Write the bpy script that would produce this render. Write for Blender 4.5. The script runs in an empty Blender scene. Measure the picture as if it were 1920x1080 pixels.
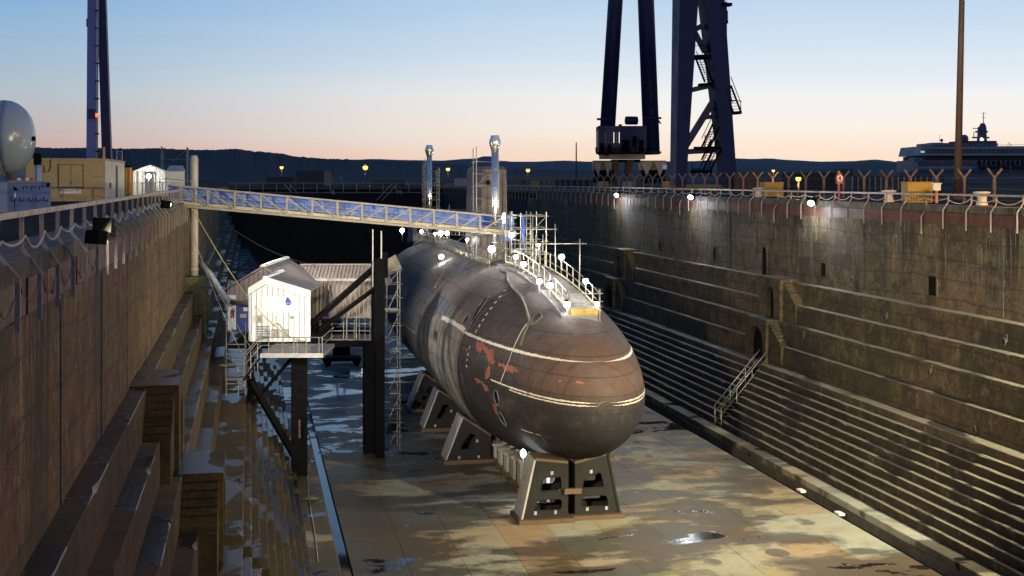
import bpy, bmesh, math, random
from math import sin, cos, pi, radians, sqrt, exp
from mathutils import Vector, Matrix, noise as mnoise
from mathutils.geometry import tessellate_polygon
random.seed(7)
V = Vector
sc = bpy.context.scene
COL = sc.collection

# ------------------------------------------------------------------ camera, sky, exposure
F_PX, EYE, HZ, AX = 2450.0, 15.5, 337.0, 468.0
TH = math.atan((960 - AX) / F_PX)
S_, C_ = sin(TH), cos(TH)
cam_d = bpy.data.cameras.new("camera")
cam = bpy.data.objects.new("camera", cam_d)
COL.objects.link(cam)
cam.location = (0, 0, EYE)
cam.rotation_euler = (radians(90), 0, -TH)
cam_d.sensor_width = 36
cam_d.lens = 36 * F_PX / 1920
cam_d.shift_y = -(540 - HZ) / 1920
cam_d.clip_start = 0.5
cam_d.clip_end = 30000
sc.camera = cam

sc.view_settings.view_transform = 'Standard'
sc.view_settings.look = 'None'
sc.view_settings.exposure = 0.0
sc.view_settings.gamma = 1.0
sc.view_settings.use_curve_mapping = False
sc.cycles.use_denoising = True
sc.cycles.max_bounces = 6
sc.cycles.diffuse_bounces = 3
sc.cycles.glossy_bounces = 3
sc.cycles.transparent_max_bounces = 8
sc.cycles.sample_clamp_indirect = 4.0
sc.cycles.caustics_reflective = False
sc.cycles.caustics_refractive = False

def lin(r, g, b):
    f = lambda c: (c / 255 / 12.92) if c <= 10.3 else (((c / 255) + 0.055) / 1.055) ** 2.4
    return (f(r), f(g), f(b), 1.0)

world = bpy.data.worlds.new("World")
sc.world = world
world.use_nodes = True
wn, wl = world.node_tree.nodes, world.node_tree.links
wn.clear()
w_out = wn.new('ShaderNodeOutputWorld')
w_bg = wn.new('ShaderNodeBackground')
w_bg.inputs['Strength'].default_value = 1.0
tc = wn.new('ShaderNodeTexCoord')
sep = wn.new('ShaderNodeSeparateXYZ')
wl.new(tc.outputs['Generated'], sep.inputs[0])

def wmath(op, a, b=None, c=None):
    n = wn.new('ShaderNodeMath'); n.operation = op
    for i, v in enumerate((a, b, c)):
        if v is None: continue
        if isinstance(v, (int, float)): n.inputs[i].default_value = v
        else: wl.new(v, n.inputs[i])
    return n.outputs[0]
# thin streaky cloud bands warp the height a little
cl = wn.new('ShaderNodeTexNoise'); cl.inputs['Scale'].default_value = 3.0; cl.inputs['Detail'].default_value = 5
mp = wn.new('ShaderNodeMapping'); mp.inputs['Scale'].default_value = (1, 1, 14)
wl.new(tc.outputs['Generated'], mp.inputs[0]); wl.new(mp.outputs[0], cl.inputs['Vector'])
elev = wmath('ARCSINE', sep.outputs['Z'])
elev = wmath('ADD', elev, wmath('MULTIPLY', wmath('SUBTRACT', cl.outputs['Fac'], 0.5), 0.020))
efac = wmath('POWER', wmath('MAXIMUM', wmath('DIVIDE', elev, pi / 2), 0.0), 0.5)   # sqrt opens up the low sky
def ramp(stops):
    r = wn.new('ShaderNodeValToRGB'); e = r.color_ramp.elements
    while len(e) > 1: e.remove(e[0])
    for i, (deg, col) in enumerate(stops):
        p = sqrt(max(deg, 0) / 90)
        el = e[0] if i == 0 else e.new(p)
        el.position = p; el.color = lin(*col)
    wl.new(efac, r.inputs[0])
    return r.outputs[0]
warm = ramp([(0, (252, 205, 165)), (1.0, (254, 226, 202)), (2.2, (253, 242, 230)), (3.6, (245, 244, 243)), (5.2, (220, 232, 243)),
             (8, (187, 213, 238)), (14, (148, 187, 226)), (30, (92, 138, 196)), (90, (52, 88, 150))])
cool = ramp([(0, (192, 146, 146)), (1.2, (198, 165, 161)), (2.4, (190, 180, 180)), (4.0, (174, 190, 202)), (5.6, (152, 184, 212)),
             (8, (128, 172, 216)), (14, (100, 147, 200)), (30, (72, 116, 176)), (90, (46, 80, 142))])
GLOW = radians(40)      # azimuth of the afterglow, clockwise from the dock axis
hx = wmath('ADD', wmath('MULTIPLY', sep.outputs['X'], sin(GLOW)), wmath('MULTIPLY', sep.outputs['Y'], cos(GLOW)))
hl = wmath('SQRT', wmath('MAXIMUM', wmath('SUBTRACT', 1.0, wmath('MULTIPLY', sep.outputs['Z'], sep.outputs['Z'])), 1e-4))
az = wmath('DIVIDE', hx, hl)
mr = wn.new('ShaderNodeMapRange'); mr.interpolation_type = 'SMOOTHSTEP'
mr.inputs['From Min'].default_value = 0.60; mr.inputs['From Max'].default_value = 0.97
wl.new(az, mr.inputs['Value'])
mx = wn.new('ShaderNodeMix'); mx.data_type = 'RGBA'
wl.new(mr.outputs[0], mx.inputs['Factor']); wl.new(cool, mx.inputs['A']); wl.new(warm, mx.inputs['B'])
cl2 = wn.new('ShaderNodeTexNoise'); cl2.inputs['Scale'].default_value = 2.2; cl2.inputs['Detail'].default_value = 7; cl2.inputs['Roughness'].default_value = .6
mp2 = wn.new('ShaderNodeMapping'); mp2.inputs['Scale'].default_value = (1.6, 1.6, 34); mp2.inputs['Location'].default_value = (3.1, .7, 0)
wl.new(tc.outputs['Generated'], mp2.inputs[0]); wl.new(mp2.outputs[0], cl2.inputs['Vector'])
mr2 = wn.new('ShaderNodeMapRange'); mr2.interpolation_type = 'SMOOTHSTEP'
mr2.inputs['From Min'].default_value = 0.60; mr2.inputs['From Max'].default_value = 0.78; mr2.inputs['To Max'].default_value = 0.16
wl.new(cl2.outputs['Fac'], mr2.inputs['Value'])
mxc = wn.new('ShaderNodeMix'); mxc.data_type = 'RGBA'
wl.new(mr2.outputs[0], mxc.inputs['Factor']); wl.new(mx.outputs['Result'], mxc.inputs['A']); mxc.inputs['B'].default_value = lin(176, 150, 158)
wl.new(mxc.outputs['Result'], w_bg.inputs['Color'])
wl.new(w_bg.outputs[0], w_out.inputs[0])

# ------------------------------------------------------------------ helpers
def ray(px, py):
    a, b = (px - 960) / F_PX, (HZ - py) / F_PX
    return V((S_ + a * C_, C_ - a * S_, b))
def pw(px, py, w):                      # point seen at a photo pixel, w metres in front of the camera
    return V((0, 0, EYE)) + ray(px, py) * w
def pX(px, py, X):
    d = ray(px, py); return V((0, 0, EYE)) + d * (X / d.x)
def pY(px, py, Y):
    d = ray(px, py); return V((0, 0, EYE)) + d * (Y / d.y)

def thing(name, label, cat, loc=(0, 0, 0), group=None):
    o = bpy.data.objects.new(name, None); COL.objects.link(o)
    o.location = loc; o.empty_display_size = 0.3
    o['label'] = label; o['category'] = cat
    if group: o['group'] = group
    return o
def tag(o, label=None, cat=None, group=None, kind=None):
    for k, v in (('label', label), ('category', cat), ('group', group), ('kind', kind)):
        if v: o[k] = v
    return o
def origin_of(o):
    p = V((0, 0, 0))
    while o is not None: p += V(o.location); o = o.parent
    return p
def kids(o): return [c for c in COL.objects if c.parent == o]
def copy_tree(o, shift, label=None, parent=None):
    c = o.copy(); COL.objects.link(c)
    if parent is None: c.location = V(o.location) + V(shift)
    else: c.parent = parent
    if label: c['label'] = label
    for ch in list(o.children): copy_tree(ch, shift, None, c)
    return c

class MB:
    def __init__(s): s.v = []; s.f = []; s.sm = set()
    def add(s, vs, fs, smooth=False):
        n = len(s.v); s.v += [V(p) for p in vs]
        for f in fs:
            if smooth: s.sm.add(len(s.f))
            s.f.append([i + n for i in f])
        return s
    def hexa(s, p):
        return s.add(p, [(0, 3, 2, 1), (4, 5, 6, 7), (0, 1, 5, 4), (1, 2, 6, 5), (2, 3, 7, 6), (3, 0, 4, 7)])
    def box(s, x0, x1, y0, y1, z0, z1):
        return s.hexa([(x0, y0, z0), (x1, y0, z0), (x1, y1, z0), (x0, y1, z0), (x0, y0, z1), (x1, y0, z1), (x1, y1, z1), (x0, y1, z1)])
    def bar(s, p, q, w, h=None, up=(0, 0, 1)):
        p, q = V(p), V(q); h = h or w
        d = (q - p).normalized(); u = V(up)
        if abs(d.dot(u)) > 0.98: u = V((0, 1, 0))
        a = d.cross(u).normalized() * (w / 2); b = a.cross(d).normalized() * (h / 2)
        return s.hexa([p - a - b, p + a - b, q + a - b, q - a - b, p - a + b, p + a + b, q + a + b, q - a + b])
    def tube(s, pts, r, n=6, caps=True):
        pts = [V(p) for p in pts]; vs = []; ref = None
        for i, p in enumerate(pts):
            d = (pts[min(i + 1, len(pts) - 1)] - pts[max(i - 1, 0)]).normalized()
            if ref is None or abs(ref.dot(d)) > 0.97: ref = V((0, 0, 1)) if abs(d.z) < 0.9 else V((1, 0, 0))
            a = d.cross(ref).normalized(); b = d.cross(a)
            rr = r[i] if isinstance(r, (list, tuple)) else r
            vs += [p + (a * cos(2 * pi * k / n) + b * sin(2 * pi * k / n)) * rr for k in range(n)]
        fs = [(i * n + k, i * n + (k + 1) % n, (i + 1) * n + (k + 1) % n, (i + 1) * n + k) for i in range(len(pts) - 1) for k in range(n)]
        s.add(vs, fs, smooth=n > 5)
        if caps:
            m = len(s.v) - len(vs)
            s.f.append([m + k for k in range(n)][::-1]); s.f.append([m + (len(pts) - 1) * n + k for k in range(n)])
        return s
    def lathe(s, prof, c, n=16, axis='z'):
        vs = []
        for r, z in prof:
            for k in range(n):
                a = 2 * pi * k / n; x, y = r * cos(a), r * sin(a)
                vs.append(V(c) + (V((x, y, z)) if axis == 'z' else V((z, x, y)) if axis == 'x' else V((x, z, y))))
        fs = [(i * n + k, i * n + (k + 1) % n, (i + 1) * n + (k + 1) % n, (i + 1) * n + k) for i in range(len(prof) - 1) for k in range(n)]
        s.add(vs, fs, smooth=True)
        m = len(s.v) - len(vs)
        s.f.append([m + k for k in range(n)][::-1]); s.f.append([m + (len(prof) - 1) * n + k for k in range(n)])
        return s
    def plate(s, outer, holes, fn, t):
        """polygon with holes in 2-D; fn(u, v, d) -> 3-D; thickness from d = 0 to d = t"""
        loops = [outer] + holes
        flat = [p for l in loops for p in l]
        tris = tessellate_polygon([[V((p[0], p[1], 0)) for p in l] for l in loops])
        n = len(flat)
        vs = [fn(u, v, 0) for u, v in flat] + [fn(u, v, t) for u, v in flat]
        fs = [tuple(t_) for t_ in tris] + [tuple(i + n for i in t_)[::-1] for t_ in tris]
        k = 0
        for l in loops:
            m = len(l)
            for i in range(m):
                a, b = k + i, k + (i + 1) % m
                fs.append((a, b, b + n, a + n))
            k += m
        return s.add(vs, fs)
    def sphere(s, c, r, n=10, m=6, sz=1.0):
        return s.lathe([(max(r * sin(pi * i / m), 1e-3), -r * sz * cos(pi * i / m)) for i in range(m + 1)], c, n)
    def build(s, name, mat, parent=None, label=None, fix=True):
        o0 = origin_of(parent) if parent is not None else V((0, 0, 0))
        me = bpy.data.meshes.new(name)
        me.from_pydata([tuple(p - o0) for p in s.v], [], s.f)
        for i in s.sm: me.polygons[i].use_smooth = True
        if fix:
            bm = bmesh.new(); bm.from_mesh(me); bmesh.ops.recalc_face_normals(bm, faces=bm.faces); bm.to_mesh(me); bm.free()
        me.materials.append(mat)
        o = bpy.data.objects.new(name, me); COL.objects.link(o)
        if parent is not None: o.parent = parent
        if label: o['label'] = label
        return o
def rounded(pts, r, n=4):
    out = []; m = len(pts)
    for i in range(m):
        p, a, b = V(pts[i]), V(pts[i - 1]), V(pts[(i + 1) % m])
        da, db = (a - p), (b - p); k = min(r, da.length * .45, db.length * .45)
        pa, pb = p + da.normalized() * k, p + db.normalized() * k
        for j in range(n + 1):
            t = j / n; q = pa.lerp(p, t).lerp(p.lerp(pb, t), t); out.append((q.x, q.y))
    return out

# ------------------------------------------------------------------ materials
def material(name):
    m = bpy.data.materials.new(name); m.use_nodes = True
    nt = m.node_tree; return m, nt.nodes, nt.links, nt.nodes['Principled BSDF']
class NT:
    def __init__(s, name):
        s.m, s.n, s.l, s.b = material(name)
    def set(s, node, key, v):
        if isinstance(v, (int, float, tuple, list)): node.inputs[key].default_value = v
        else: s.l.new(v, node.inputs[key])
    def pos(s, scale=(1, 1, 1)):
        g = s.n.new('ShaderNodeNewGeometry'); mp = s.n.new('ShaderNodeMapping'); mp.inputs['Scale'].default_value = scale
        s.l.new(g.outputs['Position'], mp.inputs[0]); return mp.outputs[0]
    def noise(s, scale, vec=None, detail=5, rough=.6, dist=0.0):
        t = s.n.new('ShaderNodeTexNoise'); t.inputs['Scale'].default_value = scale; t.inputs['Detail'].default_value = detail
        t.inputs['Roughness'].default_value = rough; t.inputs['Distortion'].default_value = dist
        s.l.new(vec if vec is not None else s.pos(), t.inputs['Vector']); return t.outputs['Fac']
    def math(s, op, a, b=0.0, clamp=False):
        n = s.n.new('ShaderNodeMath'); n.operation = op; n.use_clamp = clamp; s.set(n, 0, a); s.set(n, 1, b); return n.outputs[0]
    def step(s, v, lo, hi, a=0.0, b=1.0):
        n = s.n.new('ShaderNodeMapRange'); n.interpolation_type = 'SMOOTHSTEP'
        n.inputs['From Min'].default_value = lo; n.inputs['From Max'].default_value = hi
        n.inputs['To Min'].default_value = a; n.inputs['To Max'].default_value = b
        s.set(n, 'Value', v); return n.outputs[0]
    def mix(s, f, a, b, blend='MIX'):
        n = s.n.new('ShaderNodeMix'); n.data_type = 'RGBA'; n.blend_type = blend
        s.set(n, 'Factor', f); s.set(n, 'A', a); s.set(n, 'B', b); return n.outputs['Result']
    def xyz(s):
        g = s.n.new('ShaderNodeNewGeometry'); x = s.n.new('ShaderNodeSeparateXYZ'); s.l.new(g.outputs['Position'], x.inputs[0]); return x.outputs
    def up(s):
        g = s.n.new('ShaderNodeNewGeometry'); x = s.n.new('ShaderNodeSeparateXYZ'); s.l.new(g.outputs['True Normal'], x.inputs[0]); return x.outputs[2]
    def rnd(s):
        return s.n.new('ShaderNodeObjectInfo').outputs['Random']
    def bump(s, h, strength=.4, dist=.02):
        b = s.n.new('ShaderNodeBump'); b.inputs['Strength'].default_value = strength; b.inputs['Distance'].default_value = dist
        s.l.new(h, b.inputs['Height']); s.l.new(b.outputs[0], s.b.inputs['Normal'])
    def out(s, col=None, rough=None, metal=None):
        for k, v in (('Base Color', col), ('Roughness', rough), ('Metallic', metal)):
            if v is not None: s.set(s.b, k, v)
        return s.m
def c3(r, g, b): return (r, g, b, 1.0)

def paint(name, col, rough=.5, metal=0.0, wear=.25, dark=None, scale=3.0, spec=.5):
    t = NT(name); t.b.inputs['Specular IOR Level'].default_value = spec
    n1 = t.noise(scale, detail=8, rough=.7); n2 = t.noise(scale * .35, t.pos((1, 1, .35)), 4)
    d = dark or tuple(c * .45 for c in col[:3]) + (1,)
    f = t.math('MULTIPLY', t.step(t.math('ADD', t.math('MULTIPLY', n1, .6), t.math('MULTIPLY', n2, .5)), .5, .8), wear * 2)
    t.bump(n1, .15, .01)
    return t.out(t.mix(f, col, d), t.step(n1, .3, .8, rough * .85, min(rough * 1.2, 1)), metal)
def emit(name, col, strength):
    t = NT(name); t.b.inputs['Base Color'].default_value = (0, 0, 0, 1)
    t.b.inputs['Emission Color'].default_value = col; t.b.inputs['Emission Strength'].default_value = strength
    return t.m

def stone(name, base, light, dark, green, wet=0.0, tread_light=.3, spec=.35):
    """dock concrete: run-down streaks on upright faces, puddles, silt and painted-in top light on flat ones"""
    t = NT(name); t.b.inputs['Specular IOR Level'].default_value = spec
    warp = t.n.new('ShaderNodeVectorMath'); warp.operation = 'ADD'
    wn_ = t.n.new('ShaderNodeTexNoise'); wn_.inputs['Scale'].default_value = .8; t.l.new(t.pos(), wn_.inputs['Vector'])
    ws = t.n.new('ShaderNodeVectorMath'); ws.operation = 'SCALE'; ws.inputs['Scale'].default_value = .5
    t.l.new(wn_.outputs['Color'], ws.inputs[0])
    run1 = t.noise(1.0, t.pos((1.1, 1.1, .045)), 6, .62); run2 = t.noise(1.0, t.pos((2.6, 2.6, .10)), 7, .68)
    drip = t.noise(1.0, t.pos((4.6, 4.6, .30)), 6, .66); drip2 = t.noise(1.0, t.pos((7.5, 7.5, .45)), 5, .7)
    blot = t.noise(.33, detail=9, rough=.7); fine = t.noise(9, detail=9, rough=.75); big = t.noise(.11, detail=5); mid = t.noise(1.7, detail=8, rough=.7)
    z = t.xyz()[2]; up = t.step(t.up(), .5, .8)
    high = t.step(z, 9.6, 13.2); top = t.step(z, 11.6, 13.2)
    col = t.mix(t.step(big, .40, .62), base, green)
    col = t.mix(t.math('MULTIPLY', t.rnd(), .30), col, t.mix(.5, base, dark))
    wide = t.noise(1.0, t.pos((.42, .42, .022)), 8, .72, .4); patchy = t.noise(.75, detail=9, rough=.74, dist=.5); blot2 = t.noise(.22, detail=6, rough=.62)
    col = t.mix(t.math('MULTIPLY', t.step(patchy, .44, .60), .65), col, dark)
    col = t.mix(t.math('MULTIPLY', t.step(mid, .50, .74), .5), col, light)
    col = t.mix(t.math('MULTIPLY', t.step(wide, .52, .60), t.math('ADD', .25, t.math('MULTIPLY', high, .6))), col, t.mix(.3, dark, c3(.006, .006, .007)))
    col = t.mix(t.math('MULTIPLY', t.step(run1, .55, .66), t.math('ADD', .15, t.math('MULTIPLY', high, .35))), col, dark)
    gate = t.step(blot2, .46, .58)
    col = t.mix(t.math('MULTIPLY', t.math('MULTIPLY', t.step(run2, .54, .62), gate), t.math('ADD', .18, t.math('MULTIPLY', top, .6))), col, t.mix(.35, dark, c3(.006, .006, .007)))
    col = t.mix(t.math('MULTIPLY', t.math('MULTIPLY', t.step(drip, .55, .64), t.step(blot2, .56, .46)), t.math('ADD', .10, t.math('MULTIPLY', high, .6))), col, light)
    col = t.mix(t.math('MULTIPLY', t.step(drip2, .58, .66), t.math('ADD', .04, t.math('MULTIPLY', top, .85))), col, light)
    col = t.mix(t.math('MULTIPLY', t.step(blot, .53, .60), .65), col, t.mix(.4, dark, green))
    speck = t.noise(3.4, t.pos((1, 1, .6)), 9, .8)
    col = t.mix(t.step(speck, .40, .30, 0.0, .8), col, c3(.008, .007, .006))
    col = t.mix(t.step(speck, .60, .70, 0.0, .55), col, light)
    col = t.mix(t.step(fine, .36, .66, .6, 0.0), col, dark)
    zz = t.n.new('ShaderNodeTexWave'); zz.wave_type = 'BANDS'; zz.bands_direction = 'Z'; zz.inputs['Scale'].default_value = .31
    zz.inputs['Distortion'].default_value = 2.6; zz.inputs['Detail'].default_value = 4; zz.inputs['Detail Scale'].default_value = .6
    t.l.new(t.pos(), zz.inputs['Vector'])
    col = t.mix(t.math('MULTIPLY', t.step(zz.outputs['Fac'], .94, 1.0), .4), col, dark)
    pud = t.noise(.42, t.pos((1, .55, 1)), 6, .55)
    pm = t.math('MULTIPLY', up, t.step(pud, .52 - wet * .12, .56 - wet * .12))
    wcol = t.mix(.75, col, c3(.012, .010, .008))
    flat = t.mix(tread_light, col, light)  # flat tops mixed paler: light from above put into the colour
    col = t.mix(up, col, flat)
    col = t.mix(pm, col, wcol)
    r = t.math('SUBTRACT', .92, t.math('MULTIPLY', pm, .72 if wet > .2 else .4))
    h = t.math('ADD', t.math('MULTIPLY', fine, t.math('SUBTRACT', 1.0, t.math('MULTIPLY', pm, .55))), t.math('MULTIPLY', mid, .6))
    t.bump(h, .6, .04)
    return t.out(col, r)

M = {}
M['wall_r'] = stone('dock_concrete_right', c3(.150, .100, .048), c3(.36, .31, .23), c3(.016, .012, .009), c3(.112, .092, .038), .05)
M['wall_l'] = stone('dock_concrete_left', c3(.190, .105, .040), c3(.44, .30, .18), c3(.026, .016, .009), c3(.120, .086, .029), .3)
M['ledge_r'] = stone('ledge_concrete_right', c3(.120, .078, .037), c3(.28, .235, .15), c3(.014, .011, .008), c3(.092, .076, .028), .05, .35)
M['step_r'] = stone('altar_concrete_right', c3(.058, .036, .016), c3(.26, .22, .135), c3(.009, .007, .005), c3(.045, .037, .013), .05, .6)  # dark risers and pale treads paint in the light from above
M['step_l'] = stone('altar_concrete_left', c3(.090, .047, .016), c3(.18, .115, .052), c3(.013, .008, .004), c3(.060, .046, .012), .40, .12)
M['cement'] = stone('cement_repair', c3(.115, .105, .085), c3(.24, .22, .19), c3(.03, .026, .02), c3(.09, .08, .055), 0)
M['far'] = stone('far_dock_shade_stone', c3(.010, .010, .010), c3(.03, .03, .032), c3(.004, .004, .005), c3(.009, .010, .009), 0)  # near-black: gloom of the far dock put into the stone colour
M['coping'] = stone('coping_concrete', c3(.105, .092, .075), c3(.22, .195, .16), c3(.035, .030, .024), c3(.08, .075, .05), 0)

def floor_mat():
    t = NT('dock_floor_concrete'); pass
    r = t.rnd(); big = t.noise(.10, detail=3); fine = t.noise(6, detail=8, rough=.75); mid = t.noise(.9, detail=7, rough=.65)
    ash, tan, olive = c3(.255, .255, .195), c3(.265, .195, .115), c3(.235, .24, .125)
    col = t.mix(t.step(t.math('ADD', big, t.math('MULTIPLY', r, .30)), .56, .82), ash, tan)
    col = t.mix(t.step(t.noise(.16, t.pos((1, .8, 1)), 4), .55, .7), col, olive)
    col = t.mix(t.math('MULTIPLY', t.step(mid, .45, .75), .5), col, c3(.10, .085, .06))
    sp = t.noise(2.6, t.pos((.8, 1.2, 1)), 9, .8)
    col = t.mix(t.step(sp, .58, .70, 0, .6), col, c3(.34, .32, .26))
    col = t.mix(t.step(sp, .42, .30, 0, .8), col, c3(.045, .038, .028))
    col = t.mix(t.step(fine, .55, .8, 0, .45), col, c3(.07, .06, .045))
    # wet areas: long ragged sheets lying across the dock
    p1 = t.noise(.23, t.pos((.55, 1.15, 1)), 7, .58, .6); p2 = t.noise(.85, t.pos((.7, 1.3, 1)), 5, .6, .3)
    y = t.xyz()[1]; x = t.xyz()[0]
    bias = t.math('MULTIPLY', t.step(x, 9.0, 19.0), .035)
    wv = t.math('SUBTRACT', t.math('ADD', p1, t.math('MULTIPLY', t.math('SUBTRACT', p2, .5), .28)), bias)
    wv = t.math('ADD', wv, t.step(y, 66, 74, 0.0, .05))
    ragged = t.math('MULTIPLY', t.math('SUBTRACT', t.noise(3.5, detail=8, rough=.75), .5), .10)
    wv = t.math('ADD', wv, ragged)
    wet = t.math('ADD', t.math('MULTIPLY', t.step(wv, .415, .435), .50), t.math('MULTIPLY', t.step(wv, .462, .474), .50)); pool = t.step(wv, .585, .625)
    vor = t.n.new('ShaderNodeTexVoronoi'); vor.inputs['Scale'].default_value = .42; t.l.new(t.pos((1, .8, 1)), vor.inputs['Vector'])
    spot = t.math('MULTIPLY', t.step(vor.outputs['Distance'], .19, .23, 1, 0), t.step(t.noise(.2), .42, .5))
    wet = t.math('MAXIMUM', wet, t.math('MULTIPLY', spot, .9))
    col = t.mix(wet, col, t.mix(.74, col, c3(.018, .014, .010)))
    col = t.mix(pool, col, c3(.012, .010, .010))
    t.l.new(t.math('ADD', .09, t.math('MULTIPLY', pool, .30)), t.b.inputs['Specular IOR Level'])
    rough = t.math('SUBTRACT', t.math('SUBTRACT', .88, t.math('MULTIPLY', wet, .40)), t.math('MULTIPLY', pool, .38))
    t.bump(t.math('MULTIPLY', fine, t.math('SUBTRACT', 1.0, t.math('MULTIPLY', pool, .93))), .35, .02)
    return t.out(col, rough)
M['floor'] = floor_mat()
M['water'] = NT('standing_water').out(c3(.010, .013, .016), .06)

def hull_mat():
    t = NT('weathered_hull_paint'); t.b.inputs['Specular IOR Level'].default_value = .20
    x, y, z = t.xyz()
    wob = t.math('MULTIPLY', t.math('SUBTRACT', t.noise(.5, detail=7), .5), 1.2)
    n1 = t.noise(.8, t.pos((1, .35, 1)), 8, .7); n2 = t.noise(3.2, t.pos((1, .5, .5)), 8, .72); n3 = t.noise(14, detail=6, rough=.7)
    streak = t.noise(1.0, t.pos((2.2, 2.2, .25)), 7, .65)
    front = t.step(t.math('ADD', y, t.math('MULTIPLY', wob, .05)), 68.2, 68.0)
    char, brown, grey, rust = c3(.060, .048, .048), c3(.098, .058, .047), c3(.24, .23, .20), c3(.15, .060, .034)
    aft = t.mix(t.step(t.math('ADD', z, wob), 5.6, 8.6), grey, c3(.165, .132, .112))
    aft = t.mix(t.math('MULTIPLY', t.step(n1, .48, .66), .6), aft, c3(.12, .125, .112))
    aft = t.mix(t.math('MULTIPLY', t.step(streak, .56, .72), .45), aft, c3(.27, .25, .21))
    fw = t.mix(t.step(t.math('ADD', z, t.math('MULTIPLY', wob, .5)), 5.4, 7.6), c3(.024, .023, .027), char)
    fw = t.mix(t.math('MULTIPLY', t.step(t.math('ADD', y, wob), 59.8, 57.0), t.step(z, 5.4, 6.6)), fw, brown)
    fw = t.mix(t.math('MULTIPLY', t.step(n1, .5, .68), .5), fw, c3(.10, .088, .084))
    col = t.mix(front, aft, fw)
    bk = t.n.new('ShaderNodeTexBrick'); bk.inputs['Scale'].default_value = .55; bk.inputs['Mortar Size'].default_value = .012; bk.inputs['Mortar Smooth'].default_value = .2; bk.inputs['Row Height'].default_value = .42; bk.inputs['Brick Width'].default_value = 1.3
    bk.inputs['Color1'].default_value = (1, 1, 1, 1); bk.inputs['Color2'].default_value = (.70, .69, .70, 1); bk.inputs['Mortar'].default_value = (.30, .28, .27, 1)
    cmb = t.n.new('ShaderNodeCombineXYZ'); t.l.new(y, cmb.inputs[0]); t.l.new(z, cmb.inputs[1]); t.l.new(cmb.outputs[0], bk.inputs['Vector'])
    col = t.mix(.75, col, bk.outputs['Color'], 'MULTIPLY')
    runs = t.noise(1.0, t.pos((1.5, 2.4, .12)), 7, .68)
    col = t.mix(t.math('MULTIPLY', t.step(runs, .53, .66), .6), col, c3(.030, .025, .022))
    col = t.mix(t.math('MULTIPLY', t.step(t.noise(.9, t.pos((1.2, 3.2, .2)), 7, .66), .60, .72), .35), col, c3(.14, .125, .105))
    rz = t.math('MULTIPLY', t.step(n2, .60, .70), t.step(t.noise(.33), .5, .62))
    col = t.mix(t.math('MULTIPLY', rz, .75), col, rust)
    col = t.mix(t.step(n3, .35, .75, .35, 0), col, c3(.02, .018, .018))
    scr = t.noise(1.0, t.pos((.6, 9, 9)), 5, .7)
    col = t.mix(t.step(scr, .66, .74, 0, .3), col, c3(.32, .30, .27))
    t.bump(t.math('ADD', t.math('ADD', t.math('MULTIPLY', n3, .5), n2), t.math('MULTIPLY', bk.outputs['Fac'], -1.2)), .3, .03)
    return t.out(col, t.step(n2, .3, .7, .74, 1.0))
M['hull'] = hull_mat()
M['hull_dark'] = paint('hull_opening_black', c3(.006, .006, .006), .9, 0, .1, spec=.08)
M['casing'] = paint('casing_grey', c3(.09, .09, .095), .6, 0, .5)
M['fin'] = paint('fin_faded_brown', c3(.115, .088, .072), .6, 0, .45, c3(.05, .042, .038))
M['stripe'] = paint('flaking_white_line_paint', c3(.50, .47, .40), .7, 0, .45, c3(.18, .14, .11), 7)
M['mark'] = paint('draft_mark_white', c3(.62, .60, .56), .6, 0, .2)
M['red'] = paint('red_lead_primer', c3(.19, .062, .048), .8, 0, .6, c3(.085, .034, .028), 5)
M['tile'] = paint('grey_patch_tile', c3(.055, .058, .06), .7, 0, .3)
M['teal'] = paint('blue_grey_patch', c3(.06, .085, .11), .6, 0, .4)
M['cradle'] = paint('cradle_steel', c3(.013, .013, .0145), .7, .0, .6, c3(.016, .009, .006), 2.2, .2)
M['timber'] = paint('wet_timber', c3(.085, .05, .026), .55, 0, .5)
M['black'] = paint('black_painted_steel', c3(.0035, .0035, .004), .85, 0, .3, spec=.06)
M['white'] = paint('white_cladding', c3(.72, .72, .70), .5, 0, .12, c3(.4, .38, .34), 1.5)
M['pinkclad'] = paint('cream_cladding', c3(.25, .205, .18), .6, 0, .4, c3(.12, .10, .085), 1.5)
M['roof'] = paint('roof_sheet', c3(.20, .165, .14), .6, 0, .5, c3(.09, .075, .06), 1.5)
M['galv'] = paint('galvanised_tube', c3(.32, .31, .285), .42, .6, .4, c3(.16, .13, .10), 6)
M['galvd'] = paint('dull_scaffold_tube', c3(.20, .19, .17), .5, .5, .5, c3(.08, .06, .05), 6)
M['rail'] = paint('rail_white_worn', c3(.28, .235, .195), .6, 0, .6, c3(.12, .075, .045), 5)
M['post'] = paint('post_dirty_white', c3(.24, .20, .165), .6, 0, .6, c3(.10, .075, .055), 4)
M['rope'] = paint('rope_fibre', c3(.36, .33, .27), .85, 0, .4)
M['yrope'] = paint('yellow_rope', c3(.55, .45, .10), .7, 0, .2)
M['fender'] = paint('red_brown_fender_board', c3(.085, .030, .018), .8, 0, .6, c3(.035, .02, .014), 1.6)
M['bluetarp'] = paint('blue_tarpaulin', c3(.010, .080, .38), .45, 0, .6, c3(.004, .028, .15), 2.5)
M['truss'] = paint('gangway_grey_paint', c3(.17, .155, .135), .5, .1, .35, c3(.2, .15, .11), 4)
M['deckb'] = paint('deck_boards', c3(.16, .15, .14), .7, 0, .5)
M['toe'] = paint('cream_toe_board', c3(.40, .33, .20), .7, 0, .4)
M['yellow'] = paint('yellow_paint', c3(.30, .18, .012), .5, 0, .4, c3(.2, .10, .01), 3)
M['dullyellow'] = paint('dull_yellow_board', c3(.24, .15, .02), .7, 0, .6, c3(.10, .06, .015), 5)
M['orange'] = paint('orange_paint', c3(.55, .19, .02), .5, 0, .3)
M['redp'] = paint('red_paint', c3(.26, .02, .015), .45, 0, .2)
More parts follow.
